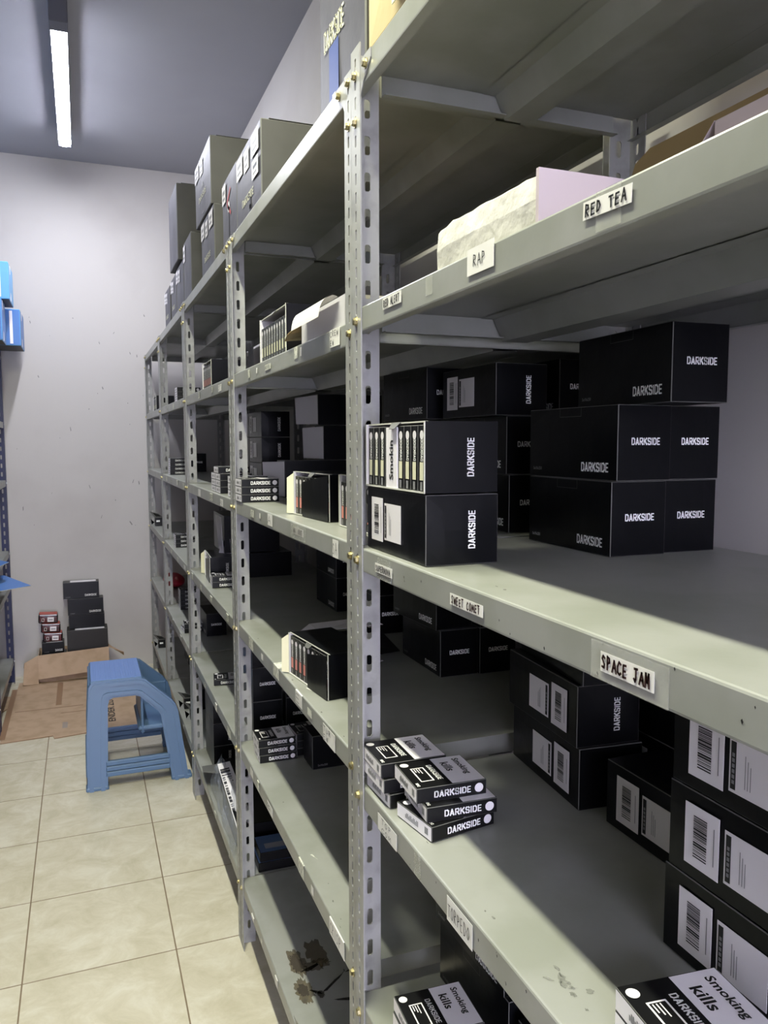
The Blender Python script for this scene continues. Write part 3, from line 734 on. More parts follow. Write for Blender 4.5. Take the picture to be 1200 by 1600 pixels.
# second rack second shelf
open_carton(.020, 1.605, 1.619, 'opened dark carton with a row of striped white packs, second shelf of the second rack', 0, L=.25, n=10, tall=.104, lab_pack='the striped carton', inner='card_inside', logo_end=False, wing=False)
# second rack third shelf
open_carton(.062, 1.446, 1.2822, 'opened black carton with pink-labelled packs behind a slanted front panel', math.radians(5), n=9, lab_pack='the slant-fronted carton', me=EPR, cream='card_cream', cover=.70, logo_end=False, tall=.092)
open_carton(.064, 1.176, 1.2822, 'opened carton with packs mostly hidden behind the double post', math.radians(1), n=9, lab_pack='the half-hidden carton', me=EPR, logo_end=False, tall=.095, wing=False)
# second rack fourth shelf
open_carton(.040, 1.392, .947, 'opened black carton with pink-labelled packs on the fourth shelf, second rack', math.radians(7), n=9, lab_pack='the fourth-shelf carton', me=EPR, cream='card_cream', cover=.46, logo_end=False, tall=.088, wing=True)
# third rack
open_carton(.026, 2.64, 1.617, 'small opened carton high on the middle rack with white and pink packs', 0, L=.2, n=8, lab_pack='the high middle-rack carton', me=EPR, logo_end=False, tall=.095, wing=False)
open_carton(.030, 2.79, .941, 'opened black carton with a raised cream flap on the middle rack', math.radians(-3), n=0, lab_pack='x', cream='card_cream', cover=.6, tall=.09)
open_carton(.02, 4.60, 1.617, 'tiny opened carton on the second shelf of the rack nearest the end wall', 0, n=7, lab_pack='the carton nearest the end wall', me=EP, wing=False, logo_end=False)

# kraft/white open box, second rack, second shelf
t = thing('open_box', 'open white cardboard box with a bent flap, second shelf beside the double post', 'box', (.012, 1.19, 1.619))
m = MB(); bx, by, bz = .16, .265, .050
m.box(0, bx, 0, .002, 0, bz, 'card_cream'); m.box(0, bx, by-.002, by, 0, bz*.95, 'olive_card', {'f': 'olive_card', 'n': 'card_cream'}); m.box(bx-.002, bx, 0, by, 0, bz, 'card_cream'); m.box(0, .002, 0, by, 0, bz, 'card_inside'); m.box(0, bx, 0, by, 0, .002, 'kraft')
obj('box_body', m, t)
m = MB(); N = 8
pts = []
for i in range(N+1):
    a = i/N; pts.append((-.002-.028*math.sin(a*1.4), bz+.006*math.sin(a*PI)-.030*a*a))
vs = [(x_, y_, z_) for x_, z_ in pts for y_ in (by*.12+.02*(1 if x_ < -.015 else 0), by*.86)]
m.add(vs, [(2*i, 2*i+1, 2*i+3, 2*i+2) for i in range(N)], 'paper'); part_label(obj('bent_flap', m, t), 'white flap curling over the front')
m = MB(); m.sheet([(0, by, bz*.9), (bx*.6, by, bz*.9), (bx*.55, by+.075, bz*.55), (-.012, by+.085, bz*.35), (-.02, by+.03, bz*.45)], .0015, 'olive_card', 'olive_card'); part_label(obj('side_flap', m, t), 'brown flap folded down')

# dark backing cartons on the second rack (second and third shelves)
z = 1.619
carton('up', .19, 1.462, z, 'dark carton standing behind the white open box, vertical lettering in shade', 0)
carton('up', .180, 1.235, z, 'dark carton close behind the post on the second shelf, horizontal lettering on its end', 0)
carton('side_plain', .34, 1.55, z, 'dark carton deep on the second shelf by the wall', 0)
carton('up', .34, 1.25, z, 'dark carton by the wall on the second shelf, behind the white wrapped parcel', 0)
# third rack: black backing cartons seen through the second rack, third shelf
z = 1.281
for k in range(3):
    carton('side', .185, 2.62, z+k*(CB+.001), ['black lying carton with stickers, foot of the shaded stack on the middle rack', 'black lying carton with stickers, middle of the shaded stack on the middle rack', 'black lying carton with stickers, top of the shaded stack on the middle rack'][k])
    carton('side', .19, 2.86, z+k*(CB+.001), ['black carton at the foot of the stack behind the pack block, far side', 'black carton mid-height in the stack behind the pack block, far side', 'black carton topping the stack behind the pack block, far side'][k])
def flap_carton(x, y, z, label, H=CA, side='card_inside', fw=.085, w=.2, d=.09, logo_=True):
    """black carton turned end-on with an unprinted pale flap on its left"""
    t = thing('carton', label, 'carton', (x, y, z))
    m = MB(); m.cbox(0, w, 0, d, 0, H, .0008, 'carton_black', 'edge_worn')
    if logo_: logo(m, (w*.62, -.0006, H*.5), X, Z, .05, .008, 'grey_print')
    obj('carton_body', m, t)
    m = MB(); m.sheet([(.0, .002, .003), (-.001, .002, H-.003), (-fw*.35, fw, H-.006), (-fw*.32, fw, .004)], .001, side); part_label(obj('side_flap', m, t), 'plain pale unprinted side flap')
    return t
flap_carton(.150, 2.16, 1.281, 'black carton with a pale flap behind the slant-fronted carton, bottom one', fw=.11, H=.105, logo_=False)
flap_carton(.268, 2.17, 1.281+.106, 'black carton with a pale flap in the shaded stack, middle one', fw=.10)
flap_carton(.252, 2.17, 1.281+.106+.0995, 'black carton with a pale flap at the top of the shaded stack', H=.088, fw=.11)
# fourth shelf, second rack: flattened black box and cartons behind
t = thing('flattened_box', 'flattened black box with curled pale edges on the shaded fourth shelf, second rack', 'box', (.1, 1.62, .947))
m = MB(); m.sheet([(0, .16, .03), (.02, -.02, .012), (.16, -.05, .03), (.17, .12, .045)], .0012, 'carton_black'); obj('front_sheet', m, t)
m = MB(); m.sheet([(-.012, .19, .028), (.03, .14, .042), (.17, .08, .06), (.16, .16, .062), (.02, .19, .05)], .0012, 'card_inside'); obj('curled_flap', m, t)
m = MB(); m.sheet([(.03, -.02, .014), (.07, -.06, .006), (.12, -.05, .012), (.09, .0, .016)], .0012, 'card_inside'); obj('curled_edge', m, t)
z = .941
for k in range(3):
    carton('up', .30, 2.16, z+k*(CA+.0008), ['black carton at the back of the middle rack fourth shelf, bottom left', 'black carton at the back of the middle rack fourth shelf, middle left', 'black carton at the back of the middle rack fourth shelf, top left'][k])
    carton('up', .386, 2.19, z+k*(CA+.0008), ['black carton at the back of the middle rack fourth shelf, bottom right', 'black carton at the back of the middle rack fourth shelf, middle right', 'black carton at the back of the middle rack fourth shelf, top right'][k])
for k in range(2):
    carton('up', .30, 1.84, .947+k*(CA+.0008), ['black carton at the back of the second rack fourth shelf, lower left', 'black carton at the back of the second rack fourth shelf, upper left'][k])
# middle rack fifth shelf: end faces behind post
z = .595
for k in range(3):
    carton('up', .052, 2.175, z+k*(CA+.001), ['black carton just past the post on the fifth shelf, bottom', 'black carton just past the post on the fifth shelf, middle', 'black carton just past the post on the fifth shelf, top'][k])
    carton('up', .150, 2.18, z+k*(CA+.001), ['black carton second from the post on the fifth shelf, bottom', 'black carton second from the post on the fifth shelf, middle', 'black carton second from the post on the fifth shelf, top'][k])
# lowest shelf of the middle rack: lying cartons with vertical lettering, flap board, wrapped rolls
z = .196
for k in range(3):
    carton('side_plain', .05, 2.93, z+k*(CB+.001), ['black carton at the foot of the stack above the loose black board', 'black carton mid-height in the stack above the loose black board', 'black carton topping the stack above the loose black board'][k])
    carton('side_plain', .152, 2.93, z+k*(CB+.001), ['black carton at the foot of the second stack behind the loose black board', 'black carton mid-height in the second stack behind the loose black board', 'black carton topping the second stack behind the loose black board'][k])
m = MB(); m.sheet([(.004, 2.925, .215), (-.012, 2.77, .258), (.055, 2.73, .258), (.24, 2.73, .258), (.26, 2.85, .24), (.12, 2.925, .215)][::-1], .002, 'shipping_black', 'edge_worn')
tag(obj('black_board', m), 'loose black board resting on the lowest shelf of the middle rack', 'board')
t = thing('wrapped_cartons', 'black cartons in wrinkled clear plastic on the lowest shelf, middle rack', 'parcel', (.01, 2.262, .196), math.radians(-1))
m = MB(); m.cbox(.012, .20, .02, .34, .0, .085, .002, 'hinge_black'); m.cbox(.03, .20, .30, .50, .0, .105, .002, 'hinge_black'); obj('carton_body', m, t)
m = MB(); m.sheet([(.010, .02, .07), (.010, .44, .112), (.055, .45, .112), (.06, .03, .092)], .001, 'sticker_white'); m.bars((.012, .06, .078), (0, .99, .1), (.9, 0, .1), .34, .035, 'ink', 9); part_label(obj('printed_strip', m, t), 'white printed strip under the plastic')
m = MB(); q = random.Random(4); nx, ny = 5, 16; g = []
for i in range(nx+1):
    for j in range(ny+1):
        a = i/nx; g.append((-.006+.012*a+q.uniform(-.004, .004)+.03*a*a, .0+.52*j/ny, .004+.112*a+q.uniform(-.004, .004)))
m.add(g, [(i*(ny+1)+j, (i+1)*(ny+1)+j, (i+1)*(ny+1)+j+1, i*(ny+1)+j+1) for i in range(nx) for j in range(ny)], 'foil'); part_label(obj('plastic_wrap', m, t), 'crinkled transparent wrap')
# dark blue packs in wrap, seen between racks
q = random.Random(8)
for k in range(4):
    m = MB(); m.cbox(0, .11, 0, .10, 0, .028, .002, 'hinge_black', sides={'t': 'pack_top_blue'}); m.rect((.02, .02, .0285), X, Y, .06, .03, 'grey_print')
    x0, y0, z0 = [(.055, 2.147, .197), (.19, 2.150, .197), (.06, 2.147, .227), (.18, 2.150, .227)][k]
    tag(obj('wrapped_pack', m, None, (x0, y0, z0), (0, 0, q.uniform(-.03, .03))), ['dark blue topped pack low left behind the second post pair', 'dark blue topped pack low right behind the second post pair', 'dark blue topped pack lying on the low left one', 'dark blue topped pack lying on the low right one'][k], 'pack')
# middle rack: tall pale flaps standing on fourth shelf
m = MB(); m.sheet([(.085, 2.93, .955+.09), (.09, 2.87, .955+.09), (.084, 2.865, 1.165), (.078, 2.955, 1.175)], .0015, 'card_inside')
m.sheet([(.08, 2.90, 1.03), (.12, 2.86, 1.03), (.115, 2.86, 1.085), (.09, 2.90, 1.075)], .0015, 'card_inside')
m.box(.095, .30, 2.86, 3.10, 1.0335, 1.17, 'carton_black'); tag(obj('carton', m), 'black carton with a grey upright flap on top of the cream-flapped carton', 'carton')
m = MB(); m.box(.14, .34, 2.84, 3.10, .941, 1.03, 'carton_black'); tag(obj('carton', m), 'black carton deep on the fourth shelf behind the cream-flapped carton', 'carton')
# fifth shelf items in rack 4/5
def twist(x, y, z, label, s=1.):
    t = thing('crumpled_pack', label, 'pack', (x, y, z))
    m = MB(); m.cbox(0, .05*s, 0, .04, 0, .05, .002, 'hinge_black'); m.sheet([(0, 0, .05), (-.03, -.01, .09), (.02, -.01, .075), (.05, 0, .05)], .001, 'hinge_black', 'edge_worn'); obj('pack_body', m, t)
    m = MB(); m.sheet([(-.001, .03, .02), (-.025, .01, .045), (-.02, .0, .01)], .001, 'hinge_black', 'sticker_white'); m.rect((.008, -.001, .025), X, Z, .02, .01, 'white_print'); obj('torn_flap', m, t)
twist(.026, 3.66, .196, 'crumpled black pack standing on the lowest shelf, second rack from the end wall')
twist(.035, 3.50, .196, 'crumpled black pack nearer the stool post on the lowest shelf', .8)
twist(.015, 4.84, .196, 'crumpled black pack low on the rack nearest the end wall')
twist(.015, 4.84, .941, 'crumpled black pack at mid height on the rack nearest the end wall')
t = thing('red_bundle', 'red rounded bundle on the fifth shelf beside the shaded pile of packs', 'bundle', (.02, 4.56, .595))
bm = bmesh.new(); bmesh.ops.create_uvsphere(bm, u_segments=24, v_segments=14, radius=1)
q = random.Random(2)
for v in bm.verts: v.co = Vector((v.co.x*.06+.085, v.co.y*.16+.17, (v.co.z*.034+.034)*(1+.06*math.sin(9*v.co.y+4*v.co.x))))
me = bpy.data.meshes.new('bundle_body'); bm.to_mesh(me); bm.free(); me.materials.append(MATS['red_plush'])
for p in me.polygons: p.use_smooth = True
obj('bundle_body', me, t)
m = MB(); m.tube([(.085, .06, .060), (.085, .02, .072), (.085, -.01, .06)], .006, 'red_lid'); obj('bundle_tie', m, t)
for i, (x, y, z_, h) in enumerate(((.10, 3.4, .595, .14), (.14, 3.3, .196, .2), (.10, 3.62, .196, .17), (.16, 4.3, 1.281, .16), (.14, 3.35, 1.617, .1), (.14, 4.4, .196, .2))):
    carton('up', x, y, z_+.001, ['dark carton in shade behind the single pack, rack second from the end', 'dark carton deep on the lowest shelf, rack second from the end, near side', 'dark carton deep on the lowest shelf, rack second from the end, middle', 'dark carton deep on the third shelf of the rack by the end wall', 'dark carton deep on the high shelf, rack second from the end', 'dark carton deep on the lowest shelf of the rack by the end wall'][i])

# ------------------------------------------------------------------ near rack, second shelf
t = thing('wrapped_parcel', 'white paper-wrapped long parcel behind the RAP label', 'parcel', (.001, .612, 1.6265), math.radians(0))
m = MB(); nx, ny = 3, 14; q = random.Random(6)
Lp, Wp, Hp = .213, .135, .0465
top = lambda y: Hp*(1.0+.10*(y/Lp)-.10*max(0, (y/Lp-.86)/.14)**.5)
vs = []; ys = [Lp*j/ny for j in range(ny+1)]
for y in ys:
    h = top(y)
    for x_, z_ in ((0, 0), (-.0015+q.uniform(-.001, .001), h*.5), (.001, h-.003), (.004, h+q.uniform(-.001, .001)), (Wp*.5, h+.002+q.uniform(-.001, .001)), (Wp, h), (Wp, 0)): vs.append((x_, y, z_))
k = 7
m.add(vs, [(j*k+i, (j+1)*k+i, (j+1)*k+i+1, j*k+i+1) for j in range(ny) for i in range(k-1)]+[tuple(range(k)), tuple(ny*k+i for i in range(k))[::-1]], 'white_wrap'); obj('wrapped_body', m, t)
m = MB(); m.box(-.0025, Wp, -.0012, .0035, .0005, Hp+.0022, 'pink_wrap'); part_label(obj('pink_end', m, t), 'smooth pinkish end face')
t = thing('open_box', 'brown cardboard box with rounded raised flap at the right end of the second shelf', 'box', (.25, .30, 1.6265))
m = MB(); bx, by, bz = .205, .49, .085
m.box(0, bx, 0, .004, 0, bz, 'olive_card'); m.box(0, bx, by-.004, by, 0, bz, 'olive_card'); m.box(0, .004, .004, by-.004, 0, bz, 'olive_card'); m.box(bx-.004, bx, .004, by-.004, 0, bz, 'olive_card'); m.box(.004, bx-.004, .004, by-.004, 0, .004, 'olive_card'); obj('box_body', m, t)
m = MB(); m.sheet([(.001, 0, bz), (.001, 0, .150), (-.002, by-.02, .150), (-.002, by+.005, .140), (-.001, by+.018, .118), (.001, by, bz)], .003, 'olive_card'); obj('raised_flap', m, t)
m = MB(); m.cbox(0, .045, 0, .30, 0, .119, .001, 'pink_wrap'); m.sheet([(0, .30, .119), (.045, .30, .119), (.045, .33, .09), (0, .33, .09)], .001, 'pink_wrap'); tag(obj('white_box', m, None, (.20, .32, 1.6265)), 'pinkish box in front of the brown cardboard box at the right edge', 'box')

# ------------------------------------------------------------------ shipping cartons on the rack tops
def shipper(x, y, z, W_, L, H, label, art=None, logo_=True, rz=0., labels=2, name='shipping_carton', lx=.72, lz=.30):
    t = thing(name, label, 'carton', (x, y, z), rz)
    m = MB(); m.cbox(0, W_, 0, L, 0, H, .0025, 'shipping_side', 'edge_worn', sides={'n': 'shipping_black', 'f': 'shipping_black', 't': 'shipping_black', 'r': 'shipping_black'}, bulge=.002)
    d = -.0028
    if logo_: logo_flat(m, 'DARKSIDE', (d, L*lx, H*lz), (0, -1, 0), Z, L*.46, H*.085, 'cream_print', .17)
    if art == 'blue': m.rect((d, L*.74, .01), NY, Z, L*.22, H*.27, 'blue_print'); m.rect((d-.0004, L*.66, H*.05), NY, Z, L*.07, H*.05, 'sticker_white')
    if art == 'hookah': m.rect((d, L*.42, H*.02), NY, Z, L*.05, H*.3, 'ink'); m.rect((d, L*.43, H*.18), NY, Z, L*.07, H*.05, 'ink')
    if art == 'red':
        for a in (-.6, .5): m.rect((d, L*.62, H*.62), (0, -math.cos(a), math.sin(a)), (0, math.sin(a), math.cos(a)), L*.3, H*.05, 'red_print')
        m.disc((d, L*.5, H*.58), NY, Z, L*.07, 'sticker_white'); m.rect((d, L*.53, H*.12), NY, Z, L*.05, H*.4, 'ink')
    if art == 'bottle': m.rect((d, L*.52, H*.06), NY, Z, L*.12, H*.42, 'grey_print', t=.003); m.rect((d, L*.50, H*.48), NY, Z, L*.07, H*.05, 'grey_print')
    obj('carton_body', m, t)
    m = MB(); m.sheet([(.02, -.0005, H+.0008), (W_-.02, -.0005, H+.0008), (W_-.02, L, H+.0008), (.02, L, H+.0008)], .001, 'shipping_black')
    m.box(W_*.5-.002, W_*.5+.002, -.0062, -.004, .004, H-.004, 'edge_worn') if False else None
    obj('top_flap', m, t)
    sp = [(.95, .70, .26), (.62, .66, .20), (.32, .70, .28), (.30, .45, .24)][:labels]
    for i, (a, b, w) in enumerate(sp):
        m = MB(); hh = H*(.24 if i != 3 else .2)
        m.rect((d-.0006, L*a, H*b), NY, Z, L*w, hh, 'sticker_white')
        m.rect((d-.001, L*(a-w*.2), H*b+hh*.2), NY, Z, L*w*.55, hh*.12, 'grey_print'); m.rect((d-.001, L*(a-w*.2), H*b+hh*.5), NY, Z, L*w*.6, hh*.2, 'ink' if i == 3 else 'grey_print')
        obj('shipping_label', m, t)
    return t
zt = 1.9755
shipper(.034, 1.155, zt, .235, .235, .42, 'tall dark shipping carton with blue print at the top of the double post', 'blue', labels=1, lx=.86, lz=.30)
shipper(.030, 1.862, zt, .30, .30, .212, 'large dark shipping carton with four white labels on top of the second rack', 'hookah', labels=4)
shipper(.034, 2.185, zt, .28, .225, .222, 'dark shipping carton with a red figure between the large one and the stack', 'red', labels=1, logo_=False)
zt = 1.9745
shipper(.028, 2.535, zt, .26, .27, .208, 'dark shipping carton under the bottle-printed one on the middle rack', None, labels=3)
shipper(.024, 2.560, zt+.213, .27, .34, .208, 'dark shipping carton with bottle drawing on top of the stack, middle rack', 'bottle', labels=2)
shipper(.030, 3.10, zt, .24, .22, .26, 'dark shipping carton standing over the third post pair', None, labels=1, logo_=False)
shipper(.030, 3.335, zt, .26, .25, .21, 'dark shipping carton at the foot of the far stack on the rack tops', None, labels=2, logo_=False)
shipper(.020, 3.43, zt+.2265, .30, .30, .31, 'big plain dark carton overhanging on top of the far stack', None, labels=0, logo_=False)
shipper(.030, 3.60, zt, .24, .20, .205, 'dark shipping carton beneath the big overhanging one', None, labels=2)
shipper(.030, 3.86, zt, .24, .22, .20, 'small dark shipping carton last in the row toward the end wall', None, labels=2)
t = thing('taped_carton', 'tan taped carton above the near rack, cut off by the top of the picture', 'carton', (-.006, .708, 1.9545))
m = MB(); m.cbox(0, .34, 0, .325, 0, .3, .004, 'kraft_light', bulge=.006); obj('carton_body', m, t)
m = MB(); m.box(-.008, -.0065, .16, .22, .01, .29, 'cream_print'); part_label(obj('packing_tape', m, t), 'shiny strip of packing tape')

# ------------------------------------------------------------------ blue step stool
t = thing('step_stool', 'blue plastic two-step stool on the tiled floor beside the racks', 'stool', (-.385, 3.38, 0))
def frame(ya, yb, ta, tb, out):
    """side frame: lower y at floor ya..yb, at top ta..tb ; out=-1 near, +1 far"""
    m = MB(); Hs = .445
    outer = [(-.028, 0), (.062, 0), (.055, .075), (.040, .40)]
    # outline of the outer silhouette and of the opening (x, z)
    O = [(-.020, 0), (-.018, .20), (-.004, .425), (.008, .442), (.022, .447), (.195, .447), (.222, .440), (.325, .345), (.345, .318), (.354, .29), (.385, .03), (.396, 0)]
    I = [(.060, 0), (.060, .02), (.070, .345), (.076, .368), (.092, .375), (.182, .375), (.200, .368), (.272, .298), (.282, .28), (.284, .26), (.318, .02), (.320, 0)]
    n = len(O)
    def yy(z, s): u = z/Hs; return (ya+(ta-ya)*u) if s == 0 else (yb+(tb-yb)*u)
    rim = .010
    vs = []
    for s in (0, 1):
        for (x, z_) in O: vs.append((x, yy(z_, s), z_))
        for (x, z_) in I: vs.append((x, yy(z_, s), z_))
    f = []
    for i in range(n-1):
        f += [(i, i+1, n+i+1, n+i), (2*n+i, 3*n+i, 3*n+i+1, 2*n+i+1), (i, 2*n+i, 2*n+i+1, i+1), (n+i, n+i+1, 3*n+i+1, 3*n+i)]
    f += [(0, n, 3*n, 2*n), (n-1, 3*n-1, 4*n-1, 2*n-1)]
    m.add(vs, f, 'stool_blue')
    # raised rib following the middle of the frame, on the outer side
    s = 0 if out < 0 else 1
    for k0, k1, hgt in ((.10, .30, .007), (.66, .86, .009)):
        A = [(O[i][0]*(1-k0)+I[i][0]*k0, O[i][1]*(1-k0)+I[i][1]*k0) for i in range(n)]; B = [(O[i][0]*(1-k1)+I[i][0]*k1, O[i][1]*(1-k1)+I[i][1]*k1) for i in range(n)]
        vs = [(x, yy(z_, s), z_) for x, z_ in A]+[(x, yy(z_, s)+out*hgt, z_) for x, z_ in A]+[(x, yy(z_, s)+out*hgt, z_) for x, z_ in B]+[(x, yy(z_, s), z_) for x, z_ in B]
        f = []
        for r_ in range(3): f += [(r_*n+i, r_*n+i+1, (r_+1)*n+i+1, (r_+1)*n+i) for i in range(n-1)]
        m.add(vs, f, 'stool_blue')
    # lower rail with grooves
    for zz in (.052, .074, .096):
        m.cbox(.055, .312, (yy(zz, s)-.004) if out < 0 else yy(zz, s)-.014, (yy(zz, s)+.014) if out < 0 else yy(zz, s)+.004, zz, zz+.0205, .003, 'stool_blue')
    # feet pads
    for x0, x1 in ((-.026, .064), (.316, .402)):
        y_ = yy(0, 0)-.004, yy(0, 1)+.004
        m.cbox(x0, x1, y_[0], y_[1], 0, .016, .004, 'stool_blue')
    return m
o_ = obj('side_frame', frame(-.035, .012, .012, .036, -1), t)
o_ = obj('side_frame', frame(.352, .398, .316, .345, 1), t)
m = MB(); m.cbox(0, .215, .014, .338, .428, .450, .007, 'stool_blue', sides={'t': 'stool_lit_blue'})
for k in range(9): m.cbox(.018+k*.020, .028+k*.020, .03, .322, .4485, .4512, .001, 'stool_lit_blue')
part_label(obj('seat', m, t), 'ribbed top step, its blue lightened for light from above')
m = MB(); m.cbox(.19, .345, .02, .334, .212, .232, .006, 'stool_blue'); obj('lower_step', m, t)
m = MB(); m.cbox(.202, .214, .02, .334, .20, .44, .004, 'stool_blue'); m.cbox(.20, .335, .322, .334, .21, .33, .004, 'stool_blue'); obj('riser', m, t)
m = MB(); m.cbox(-.006, .004, .03, .325, .28, .435, .003, 'stool_blue'); m.cbox(-.024, -.012, -.01, .36, .05, .11, .004, 'stool_blue'); obj('end_rail', m, t)
m = MB(); m.cbox(.352, .372, .0, .36, .05, .10, .004, 'stool_blue'); m.cbox(.33, .350, .02, .334, .17, .225, .004, 'stool_blue'); obj('end_rail', m, t)

# ------------------------------------------------------------------ cardboard on the floor and the box at the end wall
def floor_sheet(pts, label, th=.004, z=.003, marks=()):
    m = MB(); m.sheet([(x, y, z) for x, y in pts], th, 'kraft', 'kraft_tape'); o = obj('cardboard_sheet', m); tag(o, label, 'cardboard')
    for nm, mm in marks: obj(nm, mm, o)
    return o
mk = MB(); mk.box(-.803, -.775, 4.09, 4.93, .0052, .0057, 'kraft_tape'); mk.box(-.56, -.53, 4.55, 4.98, .0052, .0057, 'kraft_tape')
mk2 = MB(); mk2.box(-.76, -.42, 4.50, 4.508, .0052, .0058, 'kraft_tape'); mk2.box(-.53, -.26, 4.40, 4.406, .0052, .0058, 'kraft_tape')
pr = MB()
for k in range(5): pr.rect((-.515+.005*k, 4.16, .0054), Y, NX, .09, .003, 'grey_print')
floor_sheet([(-.793, 4.05), (-.56, 4.07), (-.552, 4.03), (-.30, 4.07), (-.28, 5.0), (-.775, 5.06)], 'large flattened brown cardboard sheet on the floor in front of the open box', marks=(('brown_tape', mk), ('fold_crease', mk2), ('printed_mark', pr)))
pt = MB(); pt.text('ENDER ZU', (-.262, 4.16, .0105), Y, NX, .36, .036, 'ink', .02)
floor_sheet([(-.33, 4.03), (-.02, 4.05), (-.03, 4.75), (-.33, 4.74)], 'brown cardboard sheet with black capitals seen through the stool', z=.0078, marks=(('printed_letters', pt),))
floor_sheet([(-.98, 4.55), (-.83, 4.52), (-.795, 4.60), (-.79, 4.80), (-.98, 4.84)], 'small piece of brown cardboard beside the blue rack', z=.003)

t = thing('open_box', 'open brown cardboard box against the end wall holding black cartons', 'box', (-.665, 5.03, .0052))
m = MB(); bx, by, bz = .40, .185, .165
m.box(0, bx, 0, .004, 0, bz*.8, 'kraft'); m.box(0, bx, by-.004, by, 0, bz, 'kraft'); m.box(0, .004, 0, by, 0, bz, 'kraft'); m.box(bx-.004, bx, 0, by, 0, bz, 'kraft'); m.box(.004, bx-.004, .004, by-.004, 0, .004, 'kraft'); obj('box_body', m, t)
m = MB(); m.sheet([(0, -.004, bz), (bx+.0, -.004, bz+.018), (bx+.0, -.045, .055), (.0, -.045, .030)][::-1], .004, 'kraft'); obj('front_flap', m, t)
m = MB(); m.sheet([(0, 0, bz), (-.075, -.02, bz-.035), (-.085, -.05, .005), (0, -.03, .0)], .004, 'kraft'); m.sheet([(-.0, .0, bz), (-.075, -.02, bz-.035), (-.08, -.012, bz-.065), (0, .01, bz-.03)], .003, 'kraft'); obj('left_flap', m, t)
m = MB(); m.sheet([(bx, 0, bz+.015), (bx+.085, -.02, bz-.02), (bx+.09, .06, bz-.06), (bx, .14, bz)], .004, 'kraft'); obj('right_flap', m, t)
def end_carton(x, y, z_, label, w=.206, h=.1, d=.085, m_='carton_black', logo_=True, tilt=0, strip=False):
    t = thing('carton', label, 'carton', (x, y, z_)); t.rotation_euler = (tilt, 0, 0)
    m = MB(); m.cbox(0, w, 0, d, 0, h, .001, m_, 'edge_worn')
    if logo_: logo_flat(m, 'DARKSIDE', (w*.60, -.0008, .012), X, Z, w*.33, .013, 'white_print'); m.text('5x10x250', (.014, -.0008, .008), X, Z, .026, .005, 'grey_print', .01)
    obj('carton_body', m, t)
    if strip: m = MB(); m.box(w*.2, w*.92, .01, d-.02, h, h+.0012, 'sticker_white'); part_label(obj('paper_strip', m, t), 'white paper strip on top')
    return t
end_carton(-.515, 5.10, .487, 'black carton with a white strip on top, highest at the end wall', strip=True)
end_carton(-.492, 5.095, .385, 'black carton second from the top at the end wall')
end_carton(-.488, 5.10, .30, 'black carton third down in the stack at the end wall', h=.083, logo_=False)
end_carton(-.502, 5.06, .155, 'wide grey-black carton at the front of the open cardboard box', w=.235, h=.142, d=.13, m_='carton_grey_black', logo_=False, strip=True)
end_carton(-.498, 5.062, .011, 'black carton inside the open box supporting the wide one', w=.22, h=.143, d=.12, logo_=False)
end_carton(.142, 1.872, .6012, 'black carton beside the three-high pile of packs on the second rack', w=.205, h=.088, d=.086)
def red_pack(x, y, z_, rx, label):
    t = thing('tobacco_pack', label, 'pack', (x, y, z_)); t.rotation_euler = (rx, .05, .02)
    m = MB(); m.cbox(0, .108, 0, .07, 0, .0555, .006, 'red_pack', 'hinge_black', bulge=.002); m.box(.004, .104, .004, .066, .0555, .0575, 'red_lid'); obj('pack_body', m, t)
    m = MB(); m.rect((.05, -.0034, .012), X, Z, .036, .028, 'sticker_white'); m.rect((.056, -.0038, .022), X, Z, .024, .006, 'grey_print'); m.rect((.018, -.003, .014), X, Z, .014, .02, 'white_print', t=.002); part_label(obj('front_label', m, t), 'white square front label')
for k, (dx, zz) in enumerate(((.018, .235), (.008, .293), (-.004, .351))):
    red_pack(-.655+dx, 5.08, zz, .04, ['dark red pack at the foot of the leaning red stack', 'dark red pack in the middle of the leaning red stack', 'dark red pack on top of the leaning red stack'][k])
end_carton(-.645, 5.07, .165, 'black pack with white lettering under the red stack', w=.125, h=.068, d=.09, logo_=True, strip=True)
end_carton(-.648, 5.07, .011, 'black carton hidden in the open box under the red stack', w=.14, h=.152, d=.09, logo_=False)

# ------------------------------------------------------------------ blue racks on the left
def left_rack(y0, label):
    t = thing('storage_rack', label, 'rack', (-.80, y0, 0))
    for (x, y, sx, sy) in ((0, .9, -1, -1), (0, .0, -1, 1), (-.45, .9, 1, -1), (-.45, .0, 1, 1)):
        p = obj('post', POSTN, t, (x, y, 0)); p.scale = (sx, sy, 1)
    global LSH
    if not LSH:
        m = MB(); m.box(-.448, -.003, .003, .897, -.002, 0, 'shelf_paint'); m.box(-.004, -.0025, .003, .897, -.035, 0, 'shelf_paint'); m.box(-.448, -.4465, .003, .897, -.035, 0, 'shelf_paint'); LSH = m.mesh('shelf')
    for z_ in (1.955, 1.56, 1.22, .80, .60, .15):
        obj('shelf', LSH, t, (0, 0, z_)); obj('bolt', BOLTS, t, (.0, .881, z_-.018), (0, 0, PI))
LSH = None
left_rack(4.21, 'navy blue slotted rack at the left edge of the picture')
m = MB(); m.cbox(0, .36, 0, .84, 0, .30, .004, 'blue_card', sides={'r': 'carton_grey_black'}); m.box(.3602, .3612, .1, .3, .08, .2, 'sticker_white'); BC = m.mesh('carton')
m = MB(); m.cbox(0, .36, 0, .84, 0, .17, .004, 'carton_black'); m.box(.3602, .3612, .1, .3, .04, .12, 'sticker_white'); BS = m.mesh('carton')
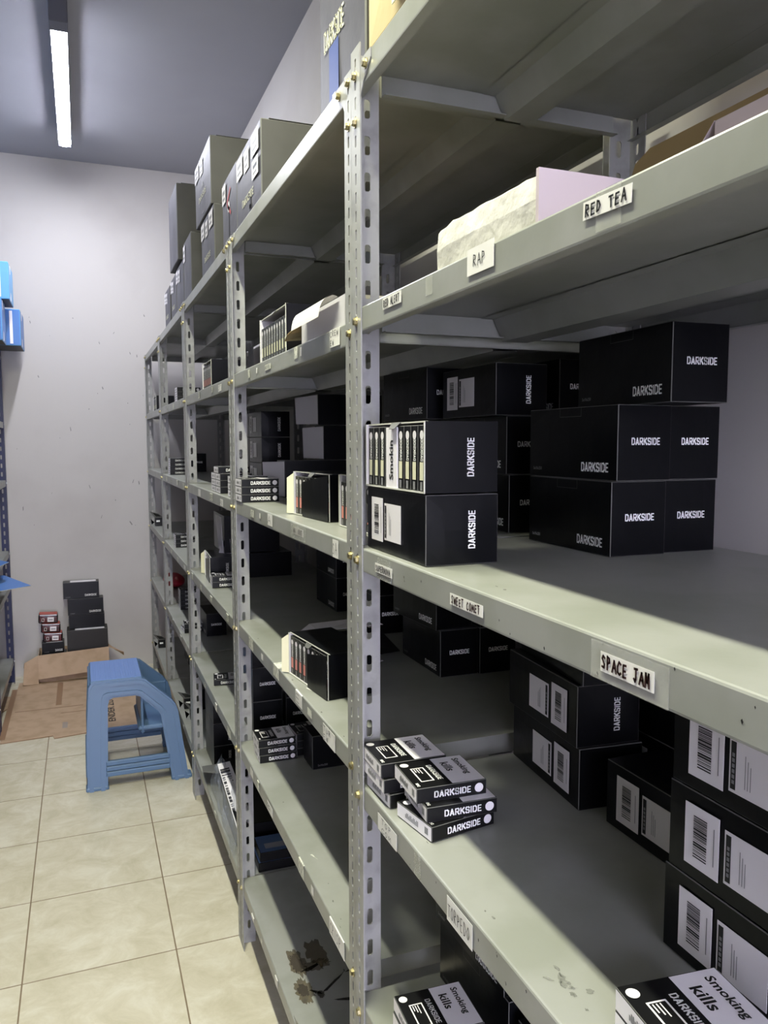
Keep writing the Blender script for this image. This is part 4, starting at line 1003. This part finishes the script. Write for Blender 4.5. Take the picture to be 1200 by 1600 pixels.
for k in range(6):  # unseen racks and cartons added to darken light bounced from the left
    y0 = 3.29-.92*k
    left_rack(y0, 'navy blue slotted rack added on the left outside the picture, %s along' % ['next', 'second', 'third', 'fourth', 'fifth', 'sixth'][k])
    for j, z_ in enumerate((1.955, 1.56, 1.22, .80, .60, .15)):
        o = obj('carton', BS if j in (3,) else BC, None, (-1.19, y0+.03, z_+.0005)); tag(o, 'large added carton filling the left rack outside the picture, %s row %s bay' % (['top', 'second', 'third', 'fourth', 'fifth', 'lowest'][j], ['next', 'second', 'third', 'fourth', 'fifth', 'sixth'][k]), 'carton', 'added cartons on the left racks')
        if j == 4: o.scale = (1, 1, .6)
def blue_carton(x0, x1, y0, y1, z0, z1, label, mt='blue_card'):
    t = thing('carton', label, 'carton', (x0, y0, z0)); w, d, h = x1-x0, y1-y0, z1-z0
    m = MB(); m.cbox(0, w, 0, d, 0, h, .003, mt, 'cyan_card', sides={'b': 'carton_grey_black'}, bulge=.002); obj('carton_body', m, t)
    m = MB(); m.box(w-.0005, w+.0012, d*.3, d*.42, .004, h-.004, 'sticker_white'); m.box(w*.86, w*.9, -.0035, -.0022, .01, h-.01, 'sticker_white'); obj('white_stripe', m, t)
blue_carton(-1.06, -.675, 4.84, 5.14, 1.9765, 2.175, 'blue carton at the bottom left, resting on the blue rack by the end wall')
blue_carton(-1.10, -.735, 4.44, 4.66, 1.957, 2.17, 'blue carton in front on the blue rack, its dark underside showing')
blue_carton(-1.08, -.700, 4.50, 4.78, 2.172, 2.36, 'light blue carton topping the pile on the blue rack', 'cyan_card')
m = MB(); m.sheet([(-1.1, 4.2, .70), (-.80, 4.28, .70), (-.655, 4.52, .68), (-.80, 4.72, .712), (-1.1, 4.75, .72)], .003, 'blue_card', 'edge_white'); tag(obj('cardboard_sheet', m), 'lower blue flattened carton jutting out from the blue rack', 'cardboard')
m = MB(); m.sheet([(-1.1, 4.3, .8025), (-.82, 4.35, .8025), (-.76, 4.55, .808), (-.84, 4.72, .8025), (-1.1, 4.75, .8025)], .003, 'blue_card', 'edge_white'); tag(obj('cardboard_sheet', m), 'upper blue flattened carton tucked in the blue rack', 'cardboard')
m = MB(); m.cbox(-1.1, -.83, 4.3, 4.7, .724, .784, .003, 'hinge_black'); tag(obj('carton', m), 'dark flat carton between the two blue sheets on the blue rack', 'carton')
